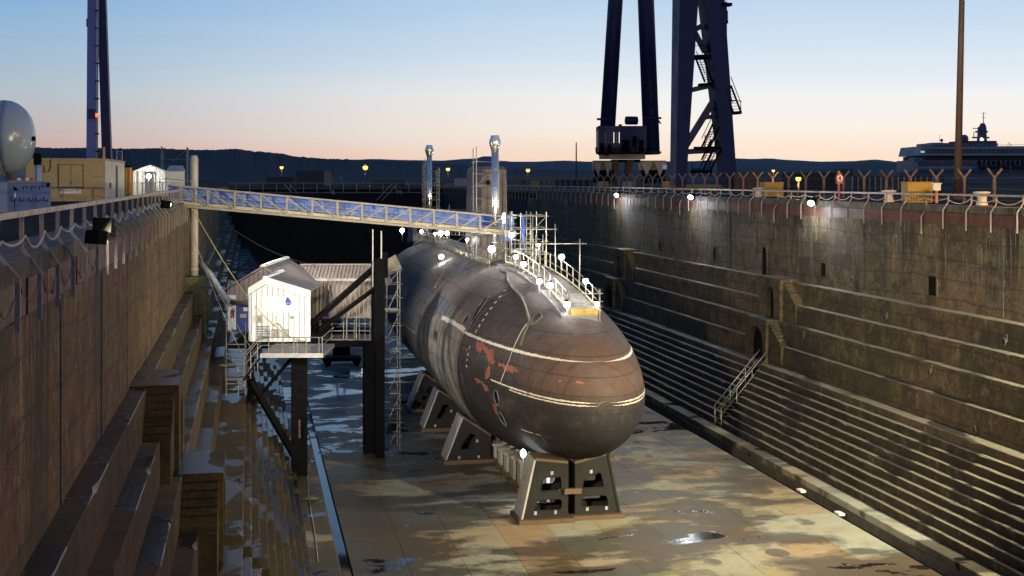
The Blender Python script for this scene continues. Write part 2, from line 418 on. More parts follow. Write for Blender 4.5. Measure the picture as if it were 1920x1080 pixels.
M['crane'] = paint('crane_blue', c3(.006, .012, .060), .5, 0, .3, c3(.004, .007, .03), .5, .3)
M['crane_lit'] = paint('crane_blue_lit', c3(.075, .10, .30), .45, 0, .2, c3(.06, .085, .24), .5)  # lit copy of the crane blue, for the leg that catches light
M['rust'] = paint('rusty_bogie_steel', c3(.10, .06, .03), .75, .2, .7, c3(.03, .018, .012), 1.5)
M['wornyellow'] = paint('worn_yellow_bogie', c3(.26, .15, .02), .6, 0, .8, c3(.04, .028, .016), .9)
M['greyp'] = paint('pale_grey_panel', c3(.30, .29, .28), .6, 0, .5)
M['tank'] = paint('tank_white', c3(.22, .26, .31), .25, .0, .15, c3(.18, .2, .23), 1.0)
M['hookbox'] = paint('pale_blue_container_paint', c3(.17, .22, .36), .5, 0, .35, c3(.11, .13, .22), 2)
M['cabin'] = paint('tan_cabin_paint', c3(.30, .215, .105), .6, 0, .3, c3(.18, .13, .07), 1.2)
M['cabin2'] = paint('cream_cabin_paint', c3(.48, .43, .33), .55, 0, .3, c3(.28, .22, .15), 1.2)
M['canvas'] = paint('white_canvas', c3(.60, .57, .52), .75, 0, .15)
M['column'] = paint('column_cream', c3(.42, .36, .32), .5, 0, .2, c3(.36, .30, .25), 2)
M['mossy'] = stone('mossy_pedestal', c3(.13, .14, .06), c3(.24, .24, .14), c3(.03, .03, .02), c3(.12, .13, .04), 0)
M['quay'] = paint('quay_tarmac', c3(.016, .015, .014), .9, 0, .5, c3(.010, .010, .010), .4, .03)
M['ship'] = paint('ship_blue_grey', c3(.075, .09, .135), .5, 0, .3, c3(.035, .045, .08), .2)
M['ship_l'] = paint('ship_pale_band', c3(.24, .26, .31), .5, 0, .2, c3(.16, .17, .2), .2)
M['glass'] = NT('dark_window_glass').out(c3(.01, .012, .016), .12)
M['dark'] = paint('dark_shed_cladding', c3(.018, .019, .024), .7, 0, .3)
M['brownhut'] = paint('brown_hut_cladding', c3(.085, .05, .032), .75, 0, .5)
M['fence'] = paint('fence_post_concrete', c3(.16, .105, .075), .8, 0, .4)
M['mast'] = paint('mast_brown', c3(.085, .058, .045), .6, .1, .4)
M['bluedoor'] = paint('blue_door_paint', c3(.012, .04, .21), .45, 0, .2)
M['blue'] = paint('logo_blue', c3(.015, .055, .42), .5, 0, .05)
M['steel'] = paint('stack_stainless', c3(.62, .61, .58), .25, .9, .2)
M['foil'] = paint('duct_foil', c3(.50, .48, .44), .3, .8, .3)
M['cable'] = paint('cable_rubber', c3(.05, .043, .03), .7, 0, .3)
M['cream'] = paint('cream_lagging', c3(.42, .37, .24), .75, 0, .5)
M['chain'] = paint('galvanised_mesh', c3(.15, .13, .11), .6, .4, .3)
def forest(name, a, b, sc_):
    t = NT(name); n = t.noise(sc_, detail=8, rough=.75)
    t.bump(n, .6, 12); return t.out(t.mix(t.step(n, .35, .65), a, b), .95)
M['hill_near'] = forest('wooded_hillside_haze_blue', c3(.004, .006, .010), c3(.007, .010, .015), .02)  # distance haze put into the hill colours: bluish, paler farther off
M['hill_mid'] = forest('wooded_ridge_haze_blue', c3(.014, .020, .027), c3(.022, .029, .036), .01)
M['hill_far'] = forest('far_ridge_haze_blue', c3(.030, .038, .048), c3(.042, .050, .06), .006)
M['lampwhite'] = emit('lamp_white', (1, .96, .88, 1), 28)
M['lampcool'] = emit('lamp_cool', (.92, .97, 1, 1), 34)
M['lampamber'] = emit('lamp_sodium', (1, .60, .13, 1), 2.6)
M['lamporange'] = emit('lamp_deep_sodium', (1, .42, .09, 1), 2.6)
M['lampred'] = emit('lamp_red', (1, .05, .04, 1), 6)
M['lampdim'] = emit('lamp_dim', (1, .93, .8, 1), 3)
M['winlit'] = emit('lit_window', (1, .95, .85, 1), 1.4)
M['greenlit'] = emit('green_lit_window', (.55, 1, .6, 1), .55)
def net_mat():
    t = NT('fine_netting'); tr = t.n.new('ShaderNodeBsdfTransparent'); mxs = t.n.new('ShaderNodeMixShader')
    w = t.n.new('ShaderNodeTexWave'); w.bands_direction = 'Z'; w.inputs['Scale'].default_value = 3.2; w.inputs['Distortion'].default_value = 1.5
    t.l.new(t.pos(), w.inputs['Vector'])
    t.l.new(t.step(w.outputs['Fac'], .5, .9, .05, .16), mxs.inputs['Fac'])
    t.b.inputs['Base Color'].default_value = (.05, .042, .036, 1); t.b.inputs['Roughness'].default_value = .95; t.b.inputs['Specular IOR Level'].default_value = .1
    t.l.new(tr.outputs[0], mxs.inputs[1]); t.l.new(t.b.outputs[0], mxs.inputs[2])
    t.l.new(mxs.outputs[0], t.n['Material Output'].inputs[0]); return t.m
M['net'] = net_mat()

# ------------------------------------------------------------------ lights
def lamp(kind, parent, loc, col, power, radius=.15, target=None, cone=None, blend=.5):
    d = bpy.data.lights.new('lamp_light', kind); o = bpy.data.objects.new('lamp_light', d); COL.objects.link(o)
    d.color = col; d.energy = power; d.shadow_soft_size = radius if kind != 'SPOT' else max(radius, .35)
    if kind == 'SPOT': d.spot_size = radians(cone or 90); d.spot_blend = blend
    if target is not None: o.rotation_euler = (V(target) - V(loc)).to_track_quat('-Z', 'Y').to_euler()
    if parent is not None:
        o.parent = parent; o.location = V(loc) - origin_of(parent)
    else: o.location = loc
    return o

# ------------------------------------------------------------------ ground and dock
QZ, Y0, Y1 = 14.25, -8.0, 230.0
XL, XR = -3.5, 33.1
FX0, FX1 = 4.0, 26.6
g = MB()
for a in ((-900, XL - 1.2, -60, 2600), (XR + 1.2, 1600, -60, 2600), (XL - 1.2, XR + 1.2, Y1 + 6, 2600), (XL - 1.2, XR + 1.2, -60, Y0 - 4)):
    g.box(a[0], a[1], a[2], a[3], QZ - .6, QZ - .012)
tag(g.build('quay_ground', M['quay']), kind='structure')
b = MB(); b.box(XL - 1.2, XR + 1.2, Y0 - 4, Y1 + 6, -.9, -.28)
base = tag(b.build('dock_floor', M['floor']), kind='structure')
b = MB(); b.box(XL - 1.2, XR + 1.2, Y0 - 4, Y0, -.28, QZ - .6)
tag(b.build('dock_head_wall', M['wall_l']), 'dark stone head wall closing the near end of the dry dock', 'dock wall')
# floor slabs, laid in courses; the far floor is one sheet
cols = [FX0 + (FX1 - FX0) * i / 10 for i in range(11)]
y = 36.0; row = 0
while y < 96:
    d = random.choice((3.3, 3.7, 4.1)); off = 0
    for i in range(10):
        j = MB(); e = random.uniform(-.004, .004); s = .009
        j.box(cols[i] + s, cols[i + 1] - s, y + s, y + d - s, -.28, e)
        j.build('floor_slab', M['floor'], base, fix=False)
    y += d
b = MB(); b.box(FX0, FX1, y, Y1, -.28, 0); b.build('floor_slab', M['floor'], base)
b = MB(); b.box(FX0, FX1, Y0, 36, -.28, 0); b.build('floor_slab', M['floor'], base)
# thin strips of pale sealant standing in a few joints
# water lying in the two side gutters
wt = MB(); wt.box(3.52, 3.99, 44, 80, -.279, -.17)
tag(wt.build('gutter_water', M['water']), kind='structure')
wt = MB(); wt.box(26.62, 27.1, 30, 200, -.279, -.22)
tag(wt.build('gutter_water', M['water']), kind='structure')

NOTCH = [41.5, 75.5, 109.5, 143.5, 177.5]          # stair flights cut through the lower steps every 34 m
def spans(notched):
    ys, cuts = [], []
    y = Y0
    edges = []
    for n in NOTCH + [Y1 + 10]:
        end = min(n - .6, Y1)
        while y < end - .5:
            e = min(y + 14.0, end)
            if end - e < 5: e = end
            edges.append((y, e)); y = e
        y = n + .6
        if not notched and n < Y1: edges[-1] = (edges[-1][0], n + .6)
    return edges

def dock_wall(side):
    L = side < 0
    w = thing('dock_wall', ('left' if L else 'right') + ' stepped concrete side wall of the dry dock ' + ('under the netted white railing' if L else 'with arched recesses and stairs'), 'dock wall', (XL if L else XR, 100, 0))
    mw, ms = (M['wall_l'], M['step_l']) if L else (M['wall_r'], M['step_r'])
    if L:
        led = [(-2.98, 9.35, XL), (-2.48, 8.1, -2.98), (-1.93, 6.9, -2.48), (-1.40, 5.6, -1.93), (-.20, 4.3, -1.40)]
        step = [(-.20 + .276 * (i + 1), 4.3 - .38 * (i + 1)) for i in range(9)]; bench = (3.42, .5)
    else:
        led = [(33.1 - .6, 9.25, XR), (32.05, 8.0, 32.5), (31.6, 6.85, 32.05), (31.2, 5.55, 31.6), (30.4, 4.3, 31.2)]
        step = [(30.4 - .267 * (i + 1), 4.3 - .38 * (i + 1)) for i in range(9)]; bench = (27.2, .5)
    def block(name, xf, xb, ya, yb, z0, z1, mat):
        """one length of ledge or step; its nose is worn and chipped along the run"""
        o = MB(); j = .007; n = max(2, int((yb - ya) / .55)); sg = 1 if xb > xf else -1; e = random.uniform(-.012, .012)
        vs = []
        for k in range(n + 1):
            yy = ya + j + (yb - ya - 2 * j) * k / n; c = .018 + abs(random.gauss(0, .010)) + (random.uniform(.03, .09) if random.random() < .06 else 0)
            zz = z1 + e + random.uniform(-.006, .006); x = xf + sg * random.uniform(0, .010)
            vs += [(x, yy, z0), (x, yy, zz - c), (x + sg * c, yy, zz), (xb, yy, zz), (xb, yy, z0)]
        o.add(vs, [(k * 5 + q, k * 5 + (q + 1) % 5, k * 5 + 5 + (q + 1) % 5, k * 5 + 5 + q) for k in range(n) for q in range(5)] + [(0, 1, 2, 3, 4), tuple(n * 5 + q for q in (4, 3, 2, 1, 0))])
        return o.build(name, mat, w)
    back = XL - 1.2 if L else XR + 1.2
    # upper face in tall panels with recessed joints
    y = Y0
    while y < Y1:
        e = min(y + 6.8, Y1)
        for z0, z1 in ((9.2, 11.4), (11.4, 13.32)):
            o = MB(); pr = random.uniform(0, .018); s = .008
            xf = (XL + pr) if L else (XR - pr)
            o.box(min(xf, back), max(xf, back), y + s, e - s, z0 + s * .5, z1 - s * .5)
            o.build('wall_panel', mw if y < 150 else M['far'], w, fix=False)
        y = e
    y = Y0 + 6.8
    while y < 140:
        for z0, z1 in ((9.3, 13.25),) if random.random() < .75 else ((9.3, 11.6),):
            o = MB(); ww = random.uniform(.13, .24); xf = XL + .028 if L else XR - .028; n = 14; vs = []
            for k in range(n + 1):
                z = z0 + (z1 - z0) * k / n; a, c = ww + random.uniform(-.03, .03), ww + random.uniform(-.03, .03)
                vs += [(xf, y - a, z), (xf, y + c, z), (back, y + c, z), (back, y - a, z)]
            o.add(vs, [(k * 4 + q, k * 4 + (q + 1) % 4, k * 4 + 4 + (q + 1) % 4, k * 4 + 4 + q) for k in range(n) for q in range(4)] + [(0, 1, 2, 3), tuple(n * 4 + q for q in (3, 2, 1, 0))])
            o.build('repair_strip', M['cement'], w)
        y += 6.8
    # coping slabs and the red-brown fender boards below them
    y = Y0
    while y < Y1:
        e = min(y + 4.2, Y1); o = MB()
        xf = XL + .02 if L else XR - .02
        o.box(min(xf, back), max(xf, back), y + .006, e - .006, 13.93, QZ + random.uniform(-.01, .01))
        o.build('coping_slab', M['coping'], w, fix=False)
        y = e
    y = 10.0 if L else 44.0
    while y < (90 if L else 150):
        o = MB(); pr = random.uniform(.0, .03)
        xf = XL - .05 + pr if L else XR + .05 - pr
        if random.random() > .03:
            o.box(min(xf, back), max(xf, back), y + .03, y + 2.05 - .03, 13.32, 13.93 - random.uniform(.005, .03))
            o.build('fender_board', M['fender'], w, fix=False)
        y += 2.05
    o = MB(); bx = XL - .2 if L else XR + .2
    o.box(min(bx, back), max(bx, back), Y0, Y1, 13.32, 13.93); o.build('fender_backing', M['hull_dark'], w)
    # big ledges
    for (xf, z, xb), zl in zip(led, [l[1] for l in led[1:]] + [0.5]):
        for ya, yb in spans(xf in (led[4][0],)):
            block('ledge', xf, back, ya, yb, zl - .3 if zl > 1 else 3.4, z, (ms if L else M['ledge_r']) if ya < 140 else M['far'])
    # narrow altar steps
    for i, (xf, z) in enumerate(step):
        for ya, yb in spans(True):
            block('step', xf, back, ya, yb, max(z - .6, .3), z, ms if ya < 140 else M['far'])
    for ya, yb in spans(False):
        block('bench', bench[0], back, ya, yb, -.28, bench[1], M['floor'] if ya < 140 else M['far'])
    # flights in the notches: half-height treads, then the dark back of the slot
    for n in NOTCH[:4]:
        f = MB()
        for i in range(19):
            z = 4.1 - .19 * (i + 1); x = (-1.0 + .178 * (i + 1)) if L else (31.2 - .178 * (i + 1))
            f.box(min(x, back), max(x, back), n - .6, n + .6, .3, z)
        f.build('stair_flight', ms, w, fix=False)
    # a lip along the gutter
    o = MB(); gx = (3.43, 3.52) if L else (27.1, 27.19)
    o.box(gx[0], gx[1], Y0, Y1, -.28, .18); o.build('gutter_lip', M['coping'], w)
    return w
wall_left = dock_wall(-1)
wall_right = dock_wall(1)

def stair_block(side, yc, lower, label):
    """arched landing standing on a ledge, with a short flight down on its near side"""
    L = side < 0
    sx = -1 if L else 1
    if lower: ztop, zb, xf, xs = (6.87, 4.3, (-.75 if L else 30.8), (-1.5 if L else 31.6)); zst = 5.6
    else: ztop, zb, xf, xs = (9.37, 6.88, (-2.05 if L else 31.72), (-2.6 if L else 32.4)); zst = 8.05
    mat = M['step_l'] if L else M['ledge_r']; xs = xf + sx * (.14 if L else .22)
    back = XL - 1 if L else XR + 1
    t = thing('stair_block', label, 'stair block', (xf, yc, zb), 'arched stair blocks on the ' + ('left' if L else 'right') + ' dock wall')
    hw = 1.05 if lower else .55; a0, a1, ah = yc - .1 - hw, yc - .1 + hw, zb + (1.12 if lower else 1.42)
    arch = [(a0, zb + .02), (a0, ah)] + [((a0 + a1) / 2 - (a1 - a0) / 2 * cos(pi * k / 8), ah + (a1 - a0) / 2 * sin(pi * k / 8)) for k in range(1, 8)] + [(a1, ah), (a1, zb + .02)]
    outer = [(yc - 1.65, zb)] + [(yc - 1.65, ztop), (yc + 1.65, ztop), (yc + 1.65, zb)]
    poly = [(yc - 1.65, zb)] + [(yc - 1.65, ztop), (yc + 1.65, ztop), (yc + 1.65, zb)] + arch[::-1]
    m = MB(); m.plate(poly, [], lambda u, v, d: V((xf + sx * d, u, v)), .30); m.build('arched_front', mat, t)
    m = MB(); x0, x1 = sorted((xf + sx * .31, back))
    m.box(x0, x1, yc - 1.65, yc + 1.65, zb, ztop - .012); m.build('core', mat, t)
    m = MB(); m.plate(arch, [], lambda u, v, d: V((xf + sx * (.298 - d), u, v)), .02); m.build('arch_shade_plate', M['hull_dark'], t)  # black plate paints the shade inside the arch
    m = MB(); x0, x1 = sorted((xf + sx * .02, back)); m.box(x0, x1, yc - 1.68, yc + 1.68, ztop, ztop + .05); m.build('landing_slab', mat, t)
    n = 7
    for i in range(n):
        z = ztop - (ztop - zst) * (i + 1) / n; ya = yc - 1.66 - .26 * (i + 1)
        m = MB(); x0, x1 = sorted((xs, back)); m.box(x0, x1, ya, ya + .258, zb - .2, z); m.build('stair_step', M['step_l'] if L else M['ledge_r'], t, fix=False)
    return t
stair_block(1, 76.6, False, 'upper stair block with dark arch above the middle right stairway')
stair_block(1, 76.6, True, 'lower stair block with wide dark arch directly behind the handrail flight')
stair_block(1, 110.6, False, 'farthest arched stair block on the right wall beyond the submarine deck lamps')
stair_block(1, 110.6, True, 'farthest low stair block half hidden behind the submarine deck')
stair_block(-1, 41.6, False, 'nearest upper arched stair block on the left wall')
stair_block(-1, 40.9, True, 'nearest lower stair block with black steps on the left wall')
# recesses in the upper right wall
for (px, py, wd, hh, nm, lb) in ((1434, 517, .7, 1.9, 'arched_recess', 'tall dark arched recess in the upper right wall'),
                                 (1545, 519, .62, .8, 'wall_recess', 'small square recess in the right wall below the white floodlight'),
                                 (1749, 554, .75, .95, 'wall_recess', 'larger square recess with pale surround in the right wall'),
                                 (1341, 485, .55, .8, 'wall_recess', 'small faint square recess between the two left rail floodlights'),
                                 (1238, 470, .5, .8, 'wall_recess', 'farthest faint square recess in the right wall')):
    p = pX(px, py, XR)
    t = thing(nm, lb, 'wall recess', (XR, p.y, p.z))
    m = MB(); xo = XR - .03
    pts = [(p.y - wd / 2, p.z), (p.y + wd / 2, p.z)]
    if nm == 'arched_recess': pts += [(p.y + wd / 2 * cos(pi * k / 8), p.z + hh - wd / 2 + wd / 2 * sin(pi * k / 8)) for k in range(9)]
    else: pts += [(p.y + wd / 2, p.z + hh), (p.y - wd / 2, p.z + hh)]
    m.plate(pts, [], lambda u, v, d: V((xo + d, u, v)), .012); m.build('recess_shade_plate', M['hull_dark'], t)  # flat black plate stands in for the recess's shade; nothing is cut
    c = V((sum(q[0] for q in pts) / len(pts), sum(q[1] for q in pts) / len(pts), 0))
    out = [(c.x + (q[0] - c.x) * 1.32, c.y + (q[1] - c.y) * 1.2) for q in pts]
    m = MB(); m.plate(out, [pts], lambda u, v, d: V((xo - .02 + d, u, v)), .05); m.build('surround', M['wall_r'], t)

for k, (px, py, X) in enumerate(((1507, 626, 31.9), (1662, 590, 32.4), (1319, 560, 32.4), (1885, 634, 32.2), (1320, 625, 31.4), (1600, 520, 32.8), (1745, 690, 31.4), (1830, 800, 30.8))):
    fc = [(XR, 9.25, 14), (32.5, 8.0, 9.25), (32.05, 6.85, 8.0), (31.6, 5.55, 6.85), (31.2, 4.3, 5.55)]
    X = next((f_[0] for f_ in fc if f_[1] + .2 < pX(px, py, f_[0]).z < f_[2] - .1), None)
    if X is None: continue
    q = pX(px, py, X - .03); t = thing('mooring_ring', 'small rusty iron mooring ring fixed to the right dock ledges', 'mooring ring', q, 'mooring rings on the right ledges')
    mm = MB(); mm.box(q.x - .02, q.x + .08, q.y - .14, q.y + .14, q.z - .16, q.z + .16); mm.build('back_plate', M['cable'], t)
    mm = MB(); mm.tube([(q.x - .08, q.y + .17 * cos(2 * pi * j / 12), q.z - .16 + .17 * sin(2 * pi * j / 12)) for j in range(13)], .035, 5, False); mm.build('ring', M['cable'], t)
# handrail of the middle right flight
t = thing('stair_handrail', 'thin double handrail climbing the stair flight in the right steps', 'handrail', (29, 75, 2))
for yy in (74.95, 76.05):
    m = MB(); pts = [(27.9, yy, 1.65), (30.9, yy, 5.05)]
    m.tube(pts, .028); m.tube([(27.9, yy, 1.2), (30.9, yy, 4.6)], .02); m.build('rail', M['galv'], t)
    for k in (0, .33, .66):
        x = 27.95 + 3.0 * k; z = 1.65 + 3.4 * k
        m = MB(); m.tube([(x, yy, z - 1.35), (x, yy, z)], .026); m.build('upright', M['galv'], t)

# far gate
t = thing('dock_gate', 'dark gate wall closing the far end of the dock with white handrail', 'dock gate', (15, Y1, 0))
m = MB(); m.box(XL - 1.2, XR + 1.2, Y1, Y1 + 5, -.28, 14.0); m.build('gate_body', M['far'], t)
m = MB(); z = EYE - 6 * (Y1 + 1) / F_PX
for zz in (z, z - .9, z - 1.7): m.bar((XL, Y1 - .1, zz), (XR, Y1 - .1, zz), .07)
m.build('handrail', M['greyp'], t)
for k in range(16):
    x = XL + 1.2 + k * 2.3; m = MB(); m.bar((x, Y1 - .1, 13.4), (x, Y1 - .1, z), .09); m.build('rail_post', M['greyp'], t)
def text_mesh(txt, size, extrude=.01, spacing=1.0):
    cu = bpy.data.curves.new('lettering', 'FONT'); cu.body = txt; cu.size = size; cu.extrude = extrude; cu.align_x = 'CENTER'; cu.align_y = 'CENTER'
    cu.space_character = spacing; cu.resolution_u = 3
    o = bpy.data.objects.new('lettering', cu); COL.objects.link(o)
    me = bpy.data.meshes.new_from_object(o.evaluated_get(bpy.context.evaluated_depsgraph_get()))
    bpy.data.objects.remove(o); bpy.data.curves.remove(cu)
    return me
def put_text(name, txt, size, mat, parent, loc, R, U, N, extrude=.006, wscale=1.0):
    me = text_mesh(txt, size, extrude); R, U, N = V(R).normalized(), V(U).normalized(), V(N).normalized()
    o0 = origin_of(parent) if parent else V((0, 0, 0))
    for v in me.vertices:
        c = v.co.copy(); v.co = V(loc) - o0 + R * (c.x * wscale) + U * c.y + N * c.z
    me.materials.clear(); me.materials.append(mat)
    o = bpy.data.objects.new(name, me); COL.objects.link(o); o.parent = parent
    return o
for txt, px in (('R', 625), ('M', 749)):
    p = pY(px, 361, Y1 - .02); put_text('letter', txt, 1.15, M['greyp'], t, p, (1, 0, 0), (0, 0, 1), (0, -1, 0))
for (xa, ya, xb, yb) in ((735, 345, 706, 376), (533, 345, 548, 362)):
    for dx in (0, .9):
        m = MB(); p, q = pY(xa, ya, Y1 - .3), pY(xb, yb, Y1 - .3); p.x += dx; q.x += dx
        m.bar(p, q, .1); m.build('ladder_string', M['greyp'], t)
m = MB(); p = pY(624, 343, Y1 + 1); m.tube([p, p + V((0, 0, 1.15)), p + V((1.5, 0, 1.15)), p + V((1.5, 0, 0))], .07); m.build('hoop', M['greyp'], t)

# ------------------------------------------------------------------ dock railings
def railing(side):
    L = side < 0
    xw = XL if L else XR; s = 1 if L else -1
    zt = 15.0 if L else 14.83
    t = thing('dock_railing', 'worn white railing with hanging ropes along the ' + ('left dock edge beside the cabin' if L else 'right dock edge under the crane'), 'railing', (xw, 80, QZ))
    ys = [10.0 + 2.05 * k for k in range(32 if L else 104)] if L else [43.4 + 2.08 * k for k in range(88)]
    xu, xd = xw - s * .12, xw + s * .16
    tip = 13.25 if L else 13.12
    protos = []
    for i in range(4):
        m = MB(); wv = random.uniform(-.02, .02)
        pts = [(xu, 0, zt - .02), (xu + wv, 0, QZ + .16), (xd, 0, QZ - .22), (xd, 0, tip)]
        hw, th = (.018, .022)
        vs = []
        for q in pts:
            for a, c in ((-1, -1), (1, -1), (1, 1), (-1, 1)): vs.append(V((q[0] + c * .036, q[1] + a * hw, q[2])))
        fs = [(k * 4 + a, k * 4 + (a + 1) % 4, k * 4 + 4 + (a + 1) % 4, k * 4 + 4 + a) for k in range(3) for a in range(4)] + [(0, 1, 2, 3), (12, 13, 14, 15)]
        m.add(vs, fs); o = m.build('post', M['post'], t); protos.append(o)
        o.data = o.data.copy()
        for v in o.data.vertices: v.co += V((xw, 80, QZ))     # local to world x/z, y from the copy
    for i, yy in enumerate(ys):
        src = protos[i % 4]
        o = src if i < 4 else src.copy()
        if i >= 4: COL.objects.link(o); o.parent = t
        o.location = V((0, yy, 0)) - V((xw, 80, QZ)) + V((0, 0, random.uniform(-.03, .03)))
        if i % 9 == 8 and not L: o.location.z -= .35
    n = 6 if L else 8
    for i in range(0, len(ys) - 1, n // 2 if L else 4):
        j = min(i + (n // 2 if L else 4), len(ys) - 1); m = MB()
        hh = .10
        m.box(xu - .03, xu + .03, ys[i] + .01, ys[j] - .01, zt - hh, zt + random.uniform(-.008, .008)); m.build('top_rail', M['rail'], t)
    for i in range(len(ys) - 1):
        if not L and i > 46: break
        m = MB(); sag = random.uniform(.10, .26); zz = QZ + .34
        m.tube([(xu + s * .06, ys[i] + (ys[i + 1] - ys[i]) * k / 7, zz - sag * (1 - (2 * k / 7 - 1) ** 2)) for k in range(8)], .022, 5, False)
        m.build('hanging_rope', M['rope'], t)
    if L:
        m = MB()
        for i in range(len(ys) - 1):
            m.add([(xu - .06, ys[i], QZ), (xu - .06, ys[i + 1], QZ), (xu - .06, ys[i + 1], zt - .08), (xu - .06, ys[i], zt - .08)], [(0, 1, 2, 3)])
        m.build('safety_netting', M['net'], t)
        for k in range(10):
            a, c = ys[k], ys[k + 1]; m = MB()
            m.tube([(xd + .02, a + (c - a) * q / 8, QZ - .25 - random.uniform(.3, .5) * (1 - (q / 4 - 1) ** 2)) for q in range(9)], .012, 4, False)
            m.build('dangling_cable', M['cable'], t)
    return t
railing(-1); railing(1)

# ------------------------------------------------------------------ submarine
SX, SZT, SY, SZ0, SR, SLEN, SP, SQ, SYAW, SLZ = 15.06, 5.53, 54.5, 5.746, 4.694, 18.87, 1.591, 2.52, .007, 26.0
STERN = 132.0
def hR(y):
    t = min(max((y - SY) / SLEN, 0), 1)
    r = SR * (1 - (1 - t) ** SP) ** (1 / SQ)
    if y > 104: r *= max(1 - ((y - 104) / (STERN - 104)) ** 2.0 * .93, .02)
    return r
def hC(y):
    z = SZT + (SZ0 - SZT) * (1 - exp(-(y - SY) / SLZ))
    if y > 104: z += .7 * ((y - 104) / (STERN - 104)) ** 2
    return V((SX + SYAW * (y - SY), y, z))
def hp(y, a, off=0.0):
    c = hC(y); r = hR(y) + off; return V((c.x + r * cos(a), y, c.z + r * sin(a)))
def hit(px, py):
    """world point on the hull skin along a sight line"""
    d = ray(px, py).normalized(); o = V((0, 0, EYE)); t = 48.0
    f = lambda p: (sqrt((p.x - hC(p.y).x) ** 2 + (p.z - hC(p.y).z) ** 2) - hR(p.y)) if p.y > SY else 1.0
    while t < 140:
        p = o + d * t
        if f(p) < 0:
            lo, hi = t - .12, t
            for _ in range(20):
                m = (lo + hi) / 2
                if f(o + d * m) < 0: hi = m
                else: lo = m
            return o + d * hi
        t += .12
    return None
def ya(px, py):                     # hull coordinates of a pixel
    p = hit(px, py)
    if p is None: return None
    c = hC(p.y); a = math.atan2(p.z - c.z, p.x - c.x)
    return (p.y, a + 2 * pi if a < -pi / 2 else a)
sub = thing('submarine', 'large weathered grey brown submarine hull propped in the dry dock', 'submarine', (SX, 90, 1.0))
ysec = [SY + .01] + [SY + SLEN * (k / 46) ** 1.8 for k in range(1, 47)] + [SY + SLEN + (STERN - SY - SLEN) * k / 40 for k in range(1, 41)]
NA = 128
vs = [hp(y, 2 * pi * k / NA, .0) for y in ysec for k in range(NA)]
# very slight plate hollows so that the skin is not perfect
for p in vs:
    c = hC(p.y); n = (p - c); n.y = 0
    if n.length > .5: p += n.normalized() * (mnoise.noise(p * .55) * .014 + mnoise.noise(p * 1.7) * .006)
m = MB()
m.add(vs, [(i * NA + k, i * NA + (k + 1) % NA, (i + 1) * NA + (k + 1) % NA, (i + 1) * NA + k) for i in range(len(ysec) - 1) for k in range(NA)], True)
m.f.append(list(range(NA))); m.f.append([(len(ysec) - 1) * NA + k for k in range(NA)][::-1])
hull = m.build('pressure_hull', M['hull'], sub)
hull.data.materials.append(M['hull_dark'])
# openings cut into the bow: two torpedo tube mouths and long slots
cuts = []
def cutter_tube(px, py, r, L, flat=1.0):
    p = hit(px, py); c = hC(p.y); n = (p - c); n.y = 0; n.normalize()
    d = (n * .85 + V((0, -.55, 0))).normalized()
    mm = MB(); mm.tube([p + d * .6, p - d * L], r, 20); o = mm.build('cut', M['hull_dark']); cuts.append(o)
    return p, d, n
def cutter_slot(pts, w, depth):
    """slot that follows the hull between pixel points"""
    P = [ya(*q) for q in pts]; mm = MB(); rows = []
    L = []
    for i in range(len(P) - 1):
        for k in range(5): L.append((P[i][0] + (P[i + 1][0] - P[i][0]) * k / 5, P[i][1] + (P[i + 1][1] - P[i][1]) * k / 5))
    L.append(P[-1])
    for y, a in L: rows += [hp(y - w / 2, a, .25), hp(y + w / 2, a, .25), hp(y + w / 2, a, -depth), hp(y - w / 2, a, -depth)]
    k = len(L)
    mm.add(rows, [(i * 4 + a, i * 4 + (a + 1) % 4, i * 4 + 4 + (a + 1) % 4, i * 4 + 4 + a) for i in range(k - 1) for a in range(4)] + [(0, 1, 2, 3), tuple(4 * (k - 1) + a for a in (3, 2, 1, 0))])
    cuts.append(mm.build('cut', M['hull_dark']))
tube_spots = [cutter_tube(931, 746, .34, 1.5), cutter_tube(942, 786, .34, 1.5)]
cutter_slot([(914, 556), (899, 577), (885, 602)], .30, .5)
cutter_slot([(877, 590), (868, 606)], .12, .3)
bpy.context.view_layer.update()
for o in cuts:
    md = hull.modifiers.new('cut', 'BOOLEAN'); md.object = o; md.operation = 'DIFFERENCE'; md.solver = 'EXACT'
    if hasattr(md, 'material_mode'): md.material_mode = 'TRANSFER'
dg = bpy.context.evaluated_depsgraph_get()
nm = bpy.data.meshes.new_from_object(hull.evaluated_get(dg))
hull.modifiers.clear(); hull.data = nm
for o in cuts: bpy.data.objects.remove(o)

